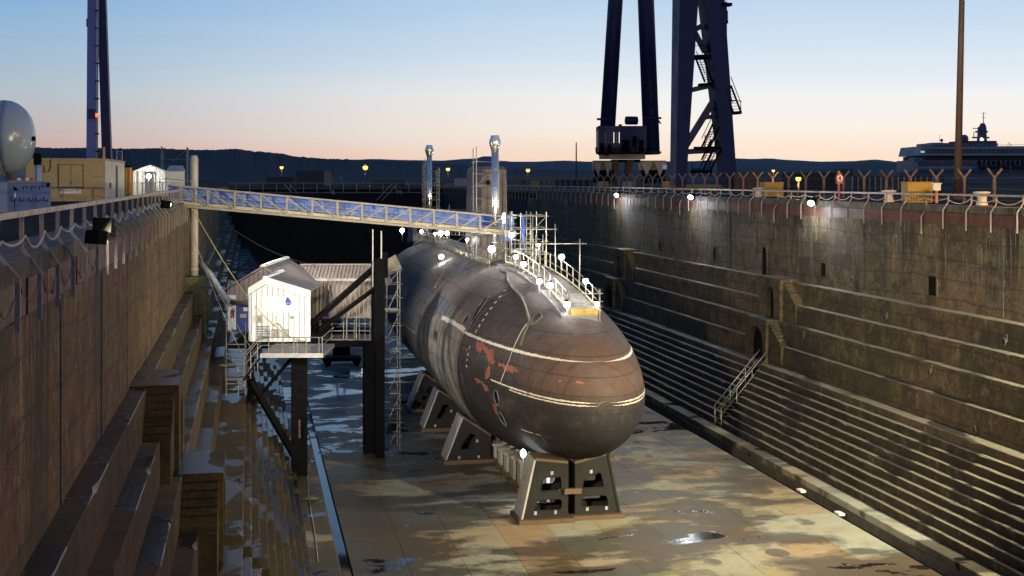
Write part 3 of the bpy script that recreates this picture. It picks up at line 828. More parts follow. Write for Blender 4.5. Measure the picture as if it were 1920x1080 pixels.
def densify(P, step=.22):
    out = []; P = [q for q in P if q is not None]
    for (y0, a0), (y1, a1) in zip(P[:-1], P[1:]):
        n = max(2, int(sqrt((y1 - y0) ** 2 + ((a1 - a0) * 4) ** 2) / step))
        out += [(y0 + (y1 - y0) * k / n, a0 + (a1 - a0) * k / n) for k in range(n)]
    return out + [P[-1]]
def ribbon(name, P, w, mat, off=.02, jit=0.0, gaps=0.0, parent=None):
    """raised band of paint lying on the hull along (y, angle) points"""
    P = densify(P); mm = MB(); n = len(P); L, R_ = [], []
    for i, (y, a) in enumerate(P):
        p = hp(y, a, off); q0, q1 = hp(*P[max(i - 1, 0)]), hp(*P[min(i + 1, n - 1)])
        tg = (q1 - q0).normalized(); c = hC(y); nn = (hp(y, a) - c); nn.y = 0
        side = tg.cross(nn).normalized(); j1, j2 = random.uniform(-jit, jit), random.uniform(-jit, jit)
        L.append(p + side * (w / 2 + j1)); R_.append(p - side * (w / 2 + j2))
    run = []
    vsn = [];
    for i in range(n): vsn += [L[i], R_[i]]
    fs = []
    for i in range(n - 1):
        if gaps and random.random() < gaps: continue
        fs.append((2 * i, 2 * i + 1, 2 * i + 3, 2 * i + 2))
    mm.add(vsn, fs); return mm.build(name, mat, parent or sub)
def zline(z, y_from, y_to, right=False, n=60):
    """constant-height line along the left side, round the nose and back along the right"""
    P = []
    import numpy as np
    ys = np.linspace(0, 1, n) ** 2
    lo = SY + .02
    while hR(lo) <= abs(z - hC(lo).z) + .02: lo += .01
    for t in ys[::-1]:
        y = lo + (y_from - lo) * t; s = max(min((z - hC(y).z) / hR(y), 1), -1); P.append((float(y), pi - math.asin(s)))
    for t in ys[1:]:
        y = lo + (y_to - lo) * t; s = max(min((z - hC(y).z) / hR(y), 1), -1); P.append((float(y), math.asin(s)))
    return P
ribbon('upper_white_line', zline(7.45, ya(870, 618)[0], 72), .13, M['stripe'], .014, .022)
ribbon('lower_white_line', zline(5.86, ya(920, 720)[0], 74), .065, M['stripe'], .013, .018, 0)
ribbon('lower_white_line', zline(5.73, ya(955, 738)[0], 74), .055, M['stripe'], .013, .018, 0)
ribbon('upper_white_line', [ya(829, 595), ya(850, 605), ya(872, 619)], .24, M['stripe'], .016, .03)
def pline(name, pts, w, mat, jit=.008, gaps=0, off=.013):
    P = [ya(*q) for q in pts]
    if any(p is None for p in P): return
    return ribbon(name, P, w, mat, off, jit, gaps)
pline('white_guide_line', [(918, 555), (907, 571), (895, 590), (884, 606), (875, 622)], .06, M['mark'])
pline('white_guide_line', [(1000, 594), (983, 614), (971, 636), (962, 656), (955, 676), (946, 698), (939, 718)], .075, M['mark'], .012, .04)
pline('white_guide_line', [(973, 803), (1000, 812), (1015, 816), (1027, 833)], .05, M['mark'], .012, .12)
pline('white_guide_line', [(866, 700), (872, 728), (880, 752)], .045, M['mark'], .012, .12)
pline('white_guide_line', [(745, 600), (758, 608), (778, 625)], .08, M['stripe'], .01, .05)
# frame ring where the bow coating starts
ring_y = ya(858, 668)[0]
ribbon('coating_ring', [(ring_y, a) for a in (pi * .83, pi * .92, pi, pi * 1.1, pi * 1.2, pi * 1.32)], .34, M['red'], .012, .03, .05)
ribbon('coating_ring', [(ring_y + .25, pi * (.55 + .08 * k)) for k in range(10)], .07, M['hull_dark'], .016)
for yy in (67.2, 69.8, 70.5, 74.2, 77.5, 80.4, 84.6, 85.6, 91.0, 97.0, 103.0):
    ribbon('weld_ring', [(yy, pi * (.52 + .08 * k)) for k in range(11)], random.choice((.035, .05, .09)), random.choice((M['hull_dark'], M['tile'], M['tile'], M['casing'])), .012, .006, .06)
for yy in (57.4, 59.9, 62.2):
    ribbon('weld_ring', [(yy, pi * (.30 + .1 * k)) for k in range(11)], .02, M['casing'], .008, .003, .1)
# dark grey access panels
def patch(name, quad, mat, off=.012, n=6):
    Q = [ya(*q) for q in quad]
    if any(q is None for q in Q): return
    mm = MB(); vsn = []
    for i in range(n + 1):
        for j in range(n + 1):
            u, w = i / n, j / n
            y = (Q[0][0] * (1 - u) + Q[1][0] * u) * (1 - w) + (Q[3][0] * (1 - u) + Q[2][0] * u) * w
            a = (Q[0][1] * (1 - u) + Q[1][1] * u) * (1 - w) + (Q[3][1] * (1 - u) + Q[2][1] * u) * w
            vsn.append(hp(y, a, off))
    mm.add(vsn, [(i * (n + 1) + j, i * (n + 1) + j + 1, (i + 1) * (n + 1) + j + 1, (i + 1) * (n + 1) + j) for i in range(n) for j in range(n)])
    return mm.build(name, mat, sub)
for q in ([(873, 488), (880, 490), (866, 509), (858, 507)], [(897, 498), (903, 500), (888, 520), (880, 517)], [(778, 465), (781, 467), (770, 481), (766, 479)],
          [(791, 472), (793, 473), (787, 480), (785, 479)], [(826, 497), (830, 499), (823, 506), (819, 504)]):
    patch('vent_panel', q, M['tile'])
for q in ([(802, 545), (811, 550), (801, 562), (793, 560)], [(825, 558), (831, 560), (818, 590), (811, 590)], [(836, 562), (848, 568), (838, 584), (828, 580)]):
    patch('blue_grey_panel', q, M['teal'])
pline('scuff_line', [(800, 558), (789, 585), (785, 612), (784, 640)], .08, M['hull_dark'], .01)
pline('scuff_line', [(812, 590), (804, 612), (802, 640), (806, 668)], .11, M['hull_dark'], .015)
pline('scuff_line', [(826, 586), (818, 606), (815, 628)], .05, M['hull_dark'], .01)
# bare red primer where the coating has come off
def blob(name, pts, mat, off=.011):
    Q = [ya(*q) for q in pts]
    D = densify(Q + [Q[0]], .16)[:-1]
    D = [(y + random.gauss(0, .04), a + random.gauss(0, .014)) for y, a in D]
    tri = tessellate_polygon([[V((y, a * 4.4, 0)) for y, a in D]])
    bm = bmesh.new(); vv = [bm.verts.new((y, a, 0)) for y, a in D]
    for t_ in tri:
        try: bm.faces.new([vv[i] for i in t_])
        except ValueError: pass
    bmesh.ops.subdivide_edges(bm, edges=bm.edges, cuts=2, use_grid_fill=True)
    mm = MB(); bm.verts.ensure_lookup_table(); bm.verts.index_update()
    mm.add([hp(v.co.x, v.co.y, off) for v in bm.verts], [[v.index for v in f.verts] for f in bm.faces]); bm.free()
    return mm.build(name, mat, sub)
for pts in ([(891, 648), (895, 640), (903, 642), (913, 650), (928, 661), (926, 672), (921, 678), (917, 676), (912, 664), (905, 655), (898, 660), (894, 660)],
            [(916, 676), (924, 674), (932, 678), (930, 681), (919, 680)],
            [(935, 680), (946, 682), (958, 686), (968, 691), (976, 696), (970, 697), (952, 697), (945, 692), (937, 686)],
            [(913, 692), (916, 686), (920, 689), (919, 702), (917, 710), (911, 712), (910, 704)],
            [(866, 651), (872, 653), (881, 655), (882, 660), (874, 658)],
            [(888, 706), (900, 712), (914, 722), (917, 733), (912, 735), (905, 722), (893, 716)],
            [(1078, 718), (1088, 714), (1100, 718), (1090, 721)], [(1046, 714), (1052, 713), (1056, 715), (1050, 717)],
            [(800, 655), (806, 652), (808, 662), (803, 667)], [(924, 755), (931, 764), (936, 780), (931, 779), (926, 768)],
            [(848, 640), (853, 636), (855, 648), (849, 652)]):
    blob('bare_primer_patch', pts, M['red'])
# draft marks down the bow, and the smaller dark row abaft
for i, (px, py) in enumerate(((947, 545), (938, 556), (929, 567), (921, 578), (913, 589), (906, 600), (899, 611), (893, 621), (881, 651), (878, 664), (876, 675), (875, 686))):
    q = ya(px, py)
    if q is None: continue
    y, a = q; p = hp(y, a, .012); T = (hp(y, a - .02) - hp(y, a + .02)).normalized(); N_ = (p - hC(y)); N_.y = 0; N_.normalize()
    put_text('draft_mark', str(46 - 2 * i), .26 if i < 8 else .2, M['mark'], sub, p, V((0, -1, 0)), -T, N_, .003, 1.25)
for i in range(13):
    px, py = 875 - 63 * i / 12, 472 + 76 * i / 12
    q = ya(px, py)
    if q is None: continue
    y, a = q; mm = MB(); mm.add([hp(y - .1, a, .012), hp(y + .1, a, .012), hp(y + .08, a + .03, .012), hp(y - .02, a + .035, .012)], [(0, 1, 2, 3)]); mm.build('draft_tick', M['hull_dark'], sub)
# lips of the tube mouths
for p, d, n in tube_spots:
    mm = MB(); u = d.cross(V((0, 0, 1))).normalized(); w = u.cross(d)
    ringp = []
    for k in range(25):
        a = 2 * pi * k / 24; q = p + (u * cos(a) + w * sin(a)) * .37; c = hC(q.y); dd = q - c; dd.y = 0
        f = V((c.x, q.y, c.z)) + dd.normalized() * (hR(q.y) + .01); ringp.append(f)
    mm.tube(ringp, .035, 6, False); mm.build('tube_lip', M['casing'], sub)
    for s in (-1, 1): pass
# thick cable lying down the bow with its loop
def hull_cable(pts, r, mat=None):
    P = densify([ya(*q) for q in pts], .2); mm = MB()
    mm.tube([hp(y, a, r * .8 + random.uniform(0, .015)) for y, a in P], r, 6); return mm.build('cable_run', mat or M['cable'], sub)
hull_cable([(951, 512), (953, 530), (962, 545), (974, 556), (982, 569), (988, 585), (994, 606), (985, 628), (979, 650)], .085)
hull_cable([(953, 514), (957, 532), (967, 546), (979, 558), (985, 572), (991, 590), (997, 608)], .06)
hull_cable([(994, 612), (1006, 606), (1017, 596), (1014, 588), (1003, 592), (996, 604)], .05)
hull_cable([(937, 505), (944, 512), (952, 515)], .05)
hull_cable([(716, 493), (738, 482), (762, 468), (792, 450)], .035)
hull_cable([(816, 540), (822, 528), (828, 518), (833, 508)], .02, M['yrope'])
# casing deck along the top
yd = [60.2 + k * .8 for k in range(72)]
def ztop(y): return hC(y).z + hR(y)
mm = MB(); rows = []
for y in yd:
    c = hC(y).x + .25; z = ztop(y)
    rows += [V((c - .95, y, z - .2)), V((c - .85, y, z + .10)), V((c + .85, y, z + .10)), V((c + .95, y, z - .2))]
mm.add(rows, [(i * 4 + k, i * 4 + k + 1, i * 4 + 5 + k, i * 4 + 4 + k) for i in range(len(yd) - 1) for k in range(3)] + [(0, 1, 2, 3)])
mm.build('casing', M['casing'], sub)
# fin, with rounded fore edge and slightly smaller top
mm = MB(); zb, zf = 10.2, 16.35; fx = hC(84).x
prof = []
for k in range(9):
    a = pi * k / 8; prof.append((-.88 * cos(a), 82.0 - .62 * sin(a)))
prof += [(.86, 87.5), (.25, 90.0), (-.25, 90.0), (-.86, 87.5)]
def fsec(z, s): return [V((fx + u * s, 84.5 + (v - 84.5) * s, z)) for u, v in prof]
rows = [fsec(zb, 1.05), fsec(15.5, .97), fsec(16.15, .95), fsec(zf, .82)]
n = len(prof); mm.add([p for r in rows for p in r], [(i * n + k, i * n + (k + 1) % n, (i + 1) * n + (k + 1) % n, (i + 1) * n + k) for i in range(3) for k in range(n)], False)
mm.f.append([3 * n + k for k in range(n)])
fin = mm.build('fin', M['fin'], sub)
mm = MB(); mm.box(fx - .58, fx - .36, 81.28, 81.5, 15.2, 15.45); mm.build('fin_recess', M['hull_dark'], fin)
for u in (-.5, .05, .5):
    mm = MB(); mm.bar((fx + u, 81.36 - .0, zb), (fx + u * .95, 81.42, 15.9), .03); mm.build('fin_seam', M['hull_dark'], fin)
# rudder upper blade far aft is hidden by the gangway and left to the hull line
mm = MB(); mm.hexa([(fx - .25, 122, 9.8), (fx + .25, 122, 9.8), (fx + .2, 127, 9.4), (fx - .2, 127, 9.4), (fx - .15, 123, 11.6), (fx + .15, 123, 11.6), (fx + .1, 126, 11.6), (fx - .1, 126, 11.6)])
mm.build('rudder', M['casing'], sub)

# square cream lagging pack tied to the flank beside the black tower
p = pw(737, 497, 88)
t = thing('lagging_pack', 'cream square lagging pack against the hull beside the black steel tower', 'lagging pack', p)
mm = MB(); R_ = V((.8, .1, .45)).normalized(); U = V((-.42, 0, .9)).normalized(); N_ = V((-.3, -.9, .3)).normalized()
def ob(mm, c, R_, U, N_, a, b_, d): 
    R_, U, N_ = V(R_) * a, V(U) * b_, V(N_) * d; c = V(c)
    return mm.hexa([c - R_ - U - N_, c + R_ - U - N_, c + R_ + U - N_, c - R_ + U - N_, c - R_ - U + N_, c + R_ - U + N_, c + R_ + U + N_, c - R_ + U + N_])
ob(mm, p, R_, U, N_, .46, .5, .12); mm.build('pack', M['cream'], t)
mm = MB(); ob(mm, p + V((-.35, 0, -.95)), R_, U, N_, .2, .4, .06); mm.build('hanging_flap', M['cream'], t)

# ------------------------------------------------------------------ cradles and keel blocks under the hull
def cradle(yf, side, xin, xo_b, xo_t, zt_in, zt_out, holes, label, depth=1.5):
    """one half of a hull cradle: two cut-out side plates, sloping face plate, web and base"""
    t = thing('cradle_block', label, 'cradle', (xin, yf, 0), 'steel cradles under the submarine')
    poly = [(xin, .22), (xo_b, .22), (xo_t, zt_out), (xin, zt_in)]
    if side > 0: poly = poly[::1]
    for k, yy in enumerate((yf, yf + depth - .1)):
        mm = MB(); mm.plate(poly, holes, lambda u, v, d: V((u, yy + d, v)), .1); mm.build('side_plate', M['cradle'], t)
        for h in holes:
            mm = MB(); c = V((sum(q[0] for q in h) / len(h), sum(q[1] for q in h) / len(h), 0))
            mm.tube([(q[0], yy - .005, q[1]) for q in h] + [(h[0][0], yy - .005, h[0][1])], .025, 5, False); mm.build('hole_rim', M['cradle'], t)
    o = .045 * (-1 if xo_b < xin else 1)
    mm = MB(); mm.hexa([(xo_b, yf - .06, .2), (xo_b + o * 2, yf - .06, .2), (xo_b + o * 2, yf + depth + .06, .2), (xo_b, yf + depth + .06, .2),
                        (xo_t, yf - .06, zt_out + .03), (xo_t + o * 2, yf - .06, zt_out + .03), (xo_t + o * 2, yf + depth + .06, zt_out + .03), (xo_t, yf + depth + .06, zt_out + .03)])
    mm.build('sloping_face', M['greyp'] if xo_b < xin else M['cradle'], t)  # left-hand faces in pale grey: light from the left painted in
    mm = MB(); mm.box(xin - .03, xin + .03, yf + .1, yf + depth - .1, .22, zt_in - .05); mm.build('inner_web', M['black'], t)
    x0, x1 = sorted((xin, xo_b)); 
    mm = MB(); mm.box(x0 - .22, x1 + .22, yf - .3, yf + depth + .3, .0, .215); mm.build('base_beam', M['timber'], t)
    mm = MB(); x0, x1 = sorted((xin, xo_t)); zz = [zt_in if abs(x - xin) < 1e-6 else zt_out for x in (x0, x1)]
    mm.hexa([(x0, yf, zz[0] + .0), (x1, yf, zz[1]), (x1, yf + depth, zz[1]), (x0, yf + depth, zz[0]), (x0, yf, zz[0] + .12), (x1, yf, zz[1] + .12), (x1, yf + depth, zz[1] + .12), (x0, yf + depth, zz[0] + .12)])
    mm.build('bearing_pad', M['timber'], t)
    for (u, v) in ((.28, .12), (.72, .12), (.5, .9)):
        x = xin + (xo_b - xin) * u; z = .22 + (zt_in - .22) * v * .95
        if v > .5: x = xin + (xo_t - xin) * u
        mm = MB(); mm.box(x - .06, x + .06, yf - .025, yf, z - .12, z + .04); mm.build('bracket', M['greyp'], t)
    return t
def hl(*p): return rounded(p, .16)
FL = [hl((12.60, .55), (13.88, .55), (13.88, 1.05), (12.74, 1.05)), hl((12.86, 1.42), (13.86, 1.42), (13.86, 2.05), (13.02, 2.05))]
FR = [hl((14.88, .55), (16.18, .55), (16.06, 1.05), (14.88, 1.05)), hl((14.88, 1.40), (15.96, 1.40), (15.78, 2.14), (14.98, 1.80))]
cradle(57.6, -1, 14.16, 12.06, 12.66, 2.62, 2.82, FL, 'front left steel cradle block with two cut-out windows under the bow')
cradle(57.9, 1, 14.56, 16.62, 16.08, 2.52, 2.86, FR, 'front right steel cradle block with two cut-out windows under the bow')
t = thing('cradle_tie', 'rusty tie beam joining the two front cradle blocks', 'tie beam', (14.36, 57.55, 1.4))
mm = MB(); mm.box(13.95, 14.75, 57.40, 57.56, 1.28, 1.52); mm.build('beam', M['timber'], t)
def side_cradle(yf, label):
    hole = hl((11.25, .75), (12.05, .75), (12.15, 1.55), (11.75, 1.65))
    cradle(yf, -1, 13.0, 10.55, 11.45, 1.25 + .15, 2.45, [hole], label, 1.6)
    hole = hl((18.9, .75), (18.1, .75), (18.0, 1.55), (18.4, 1.65))
    cradle(yf, 1, 17.3, 19.7, 18.8, 1.4, 2.45, [hole], label.replace('left', 'right'), 1.6)
side_cradle(70.6, 'second steel cradle on the left side of the hull with pale sloping face')
side_cradle(80.0, 'third rusty steel cradle on the left side of the hull')
side_cradle(87.0, 'fourth steel cradle on the left beside the tall black frame leg')
for k in range(9):
    yy = 60.6 + 1.75 * k if k < 5 else 60.6 + 1.75 * k
    t = thing('keel_block', 'stack of steel and timber keel blocks under the centre line', 'keel block', (SX - .5, yy, 0), 'row of keel blocks under the hull')
    x = 13.55; top = hC(yy).z - sqrt(max(hR(yy) ** 2 - (x - hC(yy).x) ** 2, .01)) if hR(yy) > abs(x - hC(yy).x) else 2.4
    top = min(top, 2.6) - .02
    mm = MB(); mm.box(x - .55, x + .55, yy - .5, yy + .5, 0, .18); mm.build('timber_base', M['timber'], t)
    mm = MB()
    for dx in (-.34, .22): mm.box(x + dx, x + dx + .14, yy - .4, yy + .4, .18, top - .45)
    mm.build('side_cheek', M['greyp'], t)
    mm = MB(); mm.box(x - .2, x + .2, yy - .3, yy + .3, .18, top - .42); mm.build('core_block', M['cradle'], t)
    mm = MB(); mm.box(x - .45, x + .45, yy - .45, yy + .45, top - .45, top - .3); mm.build('cap_plate', M['greyp'], t)
    mm = MB(); mm.lathe([(.12, 0), (.12, .16), (.2, .18), (.2, .29)], (x, yy, top - .3), 10); mm.build('jack_head', M['galv'], t)

# ------------------------------------------------------------------ lamps: builders
WHITE, COOL, AMBER, ORANGE = (1, .95, .86), (.90, .95, 1), (1, .66, .26), (1, .52, .20)
def deck_lamp(p, label, power=900, r=.15, mat='lampwhite', col=WHITE, post=.9, group=None):
    """site lamp: small housing with a bright globe on a short post"""
    p = V(p); t = thing('site_lamp', label, 'lamp', p - V((0, 0, post)), group)
    mm = MB(); mm.tube([p - V((0, 0, post)), p - V((0, 0, r * .8))], .025); mm.build('lamp_post', M['galv'], t)
    mm = MB(); mm.sphere(p, r * .95, 12, 8); mm.build('globe', M[mat], t)
    mm = MB(); mm.lathe([(.10, 0), (.12, .05), (.05, .1)], p + V((0, 0, r * .85)), 10); mm.build('lamp_cap', M['black'], t)
    if power: lamp('POINT', t, p + V((0, -.02, 0)), col, power, r * 1.1)
    return t
def floodlight(p, aim, label, power, col=COOL, mat='lampcool', size=.34, cone=110, blend=.6, bracket=None, name='floodlight', lit=True):
    p, aim = V(p), V(aim); t = thing(name, label, 'floodlight', p)
    d = (aim - p).normalized(); u = d.cross(V((0, 0, 1))).normalized(); w = u.cross(d)
    mm = MB(); ob(mm, p - d * .14, u, w, d, size * .62, size * .5, .13); mm.build('housing', M['black'], t)
    mm = MB(); mm.add([p + d * .012 + (u * cos(2 * pi * k / 14) * size * .5 + w * sin(2 * pi * k / 14) * size * .42) for k in range(14)] + [p - d * .01 + (u * cos(2 * pi * k / 14) * size * .5 + w * sin(2 * pi * k / 14) * size * .42) for k in range(14)],
                      [tuple(range(14)), tuple(range(27, 13, -1))] + [(k, (k + 1) % 14, (k + 1) % 14 + 14, k + 14) for k in range(14)])
    mm.build('lens', M[mat] if lit else M['glass'], t)
    if bracket is not None: mm = MB(); mm.tube([p - d * .15, V(bracket)], .03); mm.build('bracket', M['black'], t)
    if power: lamp('SPOT', t, p + d * .06, col, power, size * .4, aim, cone, blend)
    return t
def street_lamp(px, py, w, zb, label, power=0, mat='lampamber', col=AMBER, r=.3, pole='mast'):
    p = pw(px, py, w); t = thing('street_lamp', label, 'street lamp', (p.x, p.y, zb))
    mm = MB(); mm.tube([(p.x, p.y, zb), (p.x, p.y, p.z - r * .6)], [.11, .07]); mm.build('pole', M[pole], t)
    mm = MB(); mm.lathe([(.02, .22), (r * 1.1, .1), (r * 1.1, 0)], (p.x, p.y, p.z + r * .5), 10); mm.build('hood', M['black'], t)
    mm = MB(); mm.sphere(p, r, 10, 6); mm.build('lantern', M[mat], t)
    if power: lamp('POINT', t, p + V((0, 0, -.05)), col, power, r * 1.25)
    return t

# ------------------------------------------------------------------ gangway from the left quay to the deck
GA, GB = V((-4.1, 72.9, 14.13)), V((15.75, 77.1, 12.15))
gd = GB - GA; gh = V((gd.x, gd.y, 0)).normalized(); gs = V((-gh.y, gh.x, 0))     # along, and across (away from camera)
GH, GW = 1.06, 1.5
t = thing('gangway', 'long grey truss gangway lined with blue sheeting from quay down to submarine', 'gangway', GA)
def gp(f, up=0, across=0): return GA + gd * f + V((0, 0, up)) + gs * across
NB = 13; f0, f1 = .022, .955
for ac, nm in ((0, ''), (GW, '')):
    for up, hh in ((0.0, .13), (GH, .10)):
        mm = MB(); mm.bar(gp(0, up, ac), gp(1, up, ac), .09, hh); mm.build('chord', M['truss'], t)
    for k in range(NB + 1):
        f = f0 + (f1 - f0) * k / NB
        mm = MB(); mm.bar(gp(f, .06, ac), gp(f, GH - .04, ac), .12, .06, gs); mm.build('truss_post', M['truss'], t)
        if k < NB:
            g2 = f0 + (f1 - f0) * (k + 1) / NB
            a, b_ = ((f, GH - .1), (g2, .08)) if k < 6 else ((f, .08), (g2, GH - .1))
            mm = MB(); mm.bar(gp(a[0] + .003, a[1], ac), gp(b_[0] - .003, b_[1], ac), .07, .07); mm.build('diagonal', M['truss'], t)
    for up in (.36, .68):
        mm = MB(); mm.bar(gp(0, up, ac + .03 if not ac else ac - .03), gp(1, up, ac + .03 if not ac else ac - .03), .03); mm.build('hand_line', M['truss'], t)
mm = MB(); mm.hexa([gp(0, -.02, .05), gp(1, -.02, .05), gp(1, -.02, GW - .05), gp(0, -.02, GW - .05), gp(0, .06, .05), gp(1, .06, .05), gp(1, .06, GW - .05), gp(0, .06, GW - .05)]); mm.build('walkway', M['deckb'], t)
mm = MB(); mm.bar(gp(0, .17, .075), gp(1, .17, .075), .02, .16); mm.build('toe_board', M['toe'], t)
NS = 26
for k in range(NS):
    a, b_ = k / NS, (k + 1) / NS; mm = MB(); vs = []; nn = 5
    for i in range(nn + 1):
        f = a + (b_ - a) * i / nn
        for j in range(6):
            up = .08 + (GH - .12) * j / 5
            vs.append(gp(f, up, GW - .10 - .035 * sin(i * 1.6 + j * 2.1 + k) - .03 * random.random()))
    mm.add(vs, [(i * 6 + j, i * 6 + j + 1, (i + 1) * 6 + j + 1, (i + 1) * 6 + j) for i in range(nn) for j in range(5)], True)
    mm.build('blue_sheet', M['bluetarp'], t)
mm = MB(); mm.tube([gp(-.03, GH + .05, .2), gp(-.03, GH + .35, .2), gp(.06, GH + .32, .2), gp(.06, GH + .05, .2)], .025); mm.build('end_rail', M['galvd'], t)
for k, (px, py) in enumerate(((357, 372), (381, 362))):
    p = pw(px, py, 73.0 + 1.0 * k); floodlight(p, V((10.4, 71 + 5 * k, 6.2)), ('larger' if k == 0 else 'smaller upper') + ' white lit floodlight fixed inside the left end of the gangway', 8000 - 2000 * k, (1, .95, .86), cone=95, size=.42 if k == 0 else .34, bracket=p + V((0, .5, .3)))

# tall white column and its mossy pedestal
t = thing('pedestal', 'mossy concrete pedestal standing on the left ledges under the white column', 'pedestal', (-2.8, 74, 7.9))
mm = MB(); mm.box(-3.62, -2.28, 73.3, 74.9, 5.5, 10.18); mm.build('block', M['mossy'], t)
t = thing('support_column', 'tall cream steel column with domed cap rising past the gangway end', 'column', (-3.05, 73.7, 10.2))
cx, cy = -3.08, 74.72
mm = MB(); cx, cy = -3.03, 73.62
mm.lathe([(.225, 10.18), (.225, 16.55), (.20, 16.62), (.2, 16.8), (.1, 16.86)], (cx, cy + 1.1, 0), 18); mm.build('shaft', M['column'], t)
for z in (10.5, 11.35, 16.58):
    mm = MB(); mm.lathe([(.25, 0), (.25, .07)], (cx, cy + 1.1, z), 18); mm.build('collar', M['column'], t)
t = thing('pipe', 'grey pipe sloping down from the column foot towards the white shed', 'pipe', (-2.8, 74, 11))
mm = MB(); a = pw(374, 493, 73.6); mm.tube([a, pw(392, 512, 73), pw(415, 548, 71.5), pw(434, 570, 70.3)], .17, 10); mm.build('pipe_run', M['greyp'], t)
mm = MB(); mm.tube([pw(436, 566, 70), pw(452, 568, 69), pw(472, 566, 68.2)], .16, 12)
mm.build('duct', M['foil'], t)
t = thing('rope_line', 'yellow rope sagging from the gangway down across the white shed front', 'rope', pw(356, 385, 71))
pts = []
P0, P1 = pw(355, 384, 70.5), pw(573, 640, 64)
for k in range(25):
    f = k / 24; px = 355 + (573 - 355) * (f ** .92); py = 384 + 256 * (1 - (1 - f) ** 1.75)
    pts.append(pw(px, py, 70.5 - 6.5 * f))
mm = MB(); mm.tube(pts, .022, 5, False); mm.build('strand', M['yrope'], t)
t = thing('guy_cable', 'thin dark cable sagging across the dark dock behind the shed', 'cable', pw(420, 418, 90))
mm = MB(); mm.tube([pw(420 + 230 * f, 418 + 85 * (1 - (1 - f) ** 2), 92) for f in [k / 14 for k in range(15)]], .03, 5, False); mm.build('strand', M['cable'], t)
for k, (xa, ya_, xb, yb) in enumerate(((346, 392, 480, 668), (352, 392, 452, 660))):
    t = thing('tag_line', ('inner' if k else 'outer') + ' thin grey line hanging from the gangway end to the shed stairs', 'rope', pw(xa, ya_, 70))
    mm = MB(); mm.tube([pw(xa + (xb - xa) * f ** 1.1, ya_ + (yb - ya_) * (f ** .85), 70 - 5 * f) for f in [q / 14 for q in range(15)]], .012, 4, False); mm.build('strand', M['rope'], t)

# ------------------------------------------------------------------ access sheds beside the hull
def vrot(w): # frame square to the camera's axis at depth w: x from photo column, z height
    pass
SF = 7.2                                             # shed floor level
def clad(parent, a, b_, z0, z1, mat, n, nrm, ztop=None, name='cladding_panel'):
    """row of ribbed sheets from a to b_ (ground points); ztop(f) gives a sloping head"""
    a, b_, nrm = V((a[0], a[1], 0)), V((b_[0], b_[1], 0)), V(nrm).normalized()
    for k in range(n):
        f, g2 = k / n, (k + 1) / n; p, q = a.lerp(b_, f), a.lerp(b_, g2); e = (q - p) * .02
        zt0, zt1 = (ztop(f), ztop(g2)) if ztop else (z1, z1)
        mm = MB(); fl, rib = nrm * .0, nrm * .085; rw = (q - p) * .20
        zz = V((0, 0, z0))
        pl = [(p, 0), (p + rw, 0), (p + rw * 1.25, 1), (p + rw * 1.9, 1), (p + rw * 2.15, 0), (q - (q - p) * .01, 0)]
        vs = []
        for pt, r in pl:
            ff = f + (g2 - f) * ((pt - p).length / (q - p).length); zt = ztop(ff) if ztop else z1
            vs += [pt + rib * r + V((0, 0, z0)), pt + rib * r + V((0, 0, zt))]
        mm.add(vs, [(2 * i, 2 * i + 2, 2 * i + 3, 2 * i + 1) for i in range(len(pl) - 1)]); mm.build(name, mat, parent, fix=False)
def ground(px, w): p = pw(px, 337, w); return (p.x, p.y)
shed = thing('access_shed', 'brightly lit white gabled porch shed with blue leaf logo sign', 'shed', (*ground(523, 67), SF))
A, B_ = ground(469, 67), ground(579, 67); A2, B2 = ground(469, 71.4), (ground(579, 67)[0] + .0, ground(579, 67)[1] + 4.6)
A2 = (A[0], A[1] + 4.6); zE, zA = 9.62, 10.12
gz = lambda f: zE + (zA - zE) * (1 - abs(2 * f - 1.0)) if True else 0
gz = lambda f: (zE + (zA - zE) * f / .27) if f < .27 else (zA - (zA - zE + .18) * (f - .27) / .73)
clad(shed, A, B_, SF, zE, M['white'], 11, (S_, -C_, 0), gz)
clad(shed, B_, B2, SF, zE - .2, M['white'], 12, (1, 0, 0)); clad(shed, A2, A, SF, zE, M['white'], 12, (-1, 0, 0))
# bright folded fascia and the roof behind it
fd = V((S_, C_, 0)); xr = V((C_, -S_, 0))
def sp(f, z, back=0): a = V((A[0], A[1], 0)).lerp(V((B_[0], B_[1], 0)), f); return a + V((0, 0, z)) + fd * back
for fa, fb in ((-.03, .27), (.27, 1.03)):
    za, zb_ = gz(max(fa, 0)) if fa >= 0 else zE - .05, (gz(fb) if fb <= 1 else zE - .2)
    za, zb_ = za + .03, zb_ + .03
    mm = MB(); mm.hexa([sp(fa, za, -.16), sp(fb, zb_, -.16), sp(fb, zb_, .02), sp(fa, za, .02), sp(fa, za + .36, -.05), sp(fb, zb_ + .36, -.05), sp(fb, zb_ + .36, .1), sp(fa, za + .36, .1)])
    mm.build('fascia', M['white'], shed)
    for k in range(6):
        b0, b1 = .1 + 4.5 * k / 6, .1 + 4.5 * (k + 1) / 6 - .02; mm = MB()
        mm.hexa([sp(fa, za + .30, b0), sp(fb, zb_ + .30, b0), sp(fb, zb_ + .30, b1), sp(fa, za + .30, b1), sp(fa, za + .37, b0), sp(fb, zb_ + .37, b0), sp(fb, zb_ + .37, b1), sp(fa, za + .37, b1)])
        mm.build('roof_sheet', M['roof'], shed)
mm = MB(); mm.hexa([sp(.22, gz(.22) + .40, -.1), sp(.32, gz(.32) + .40, -.1), sp(.32, gz(.32) + .40, 4.6), sp(.22, gz(.22) + .40, 4.6), sp(.23, gz(.27) + .45, -.1), sp(.31, gz(.27) + .45, -.1), sp(.31, gz(.27) + .45, 4.6), sp(.23, gz(.27) + .45, 4.6)])
mm.build('ridge_cap', M['white'], shed)
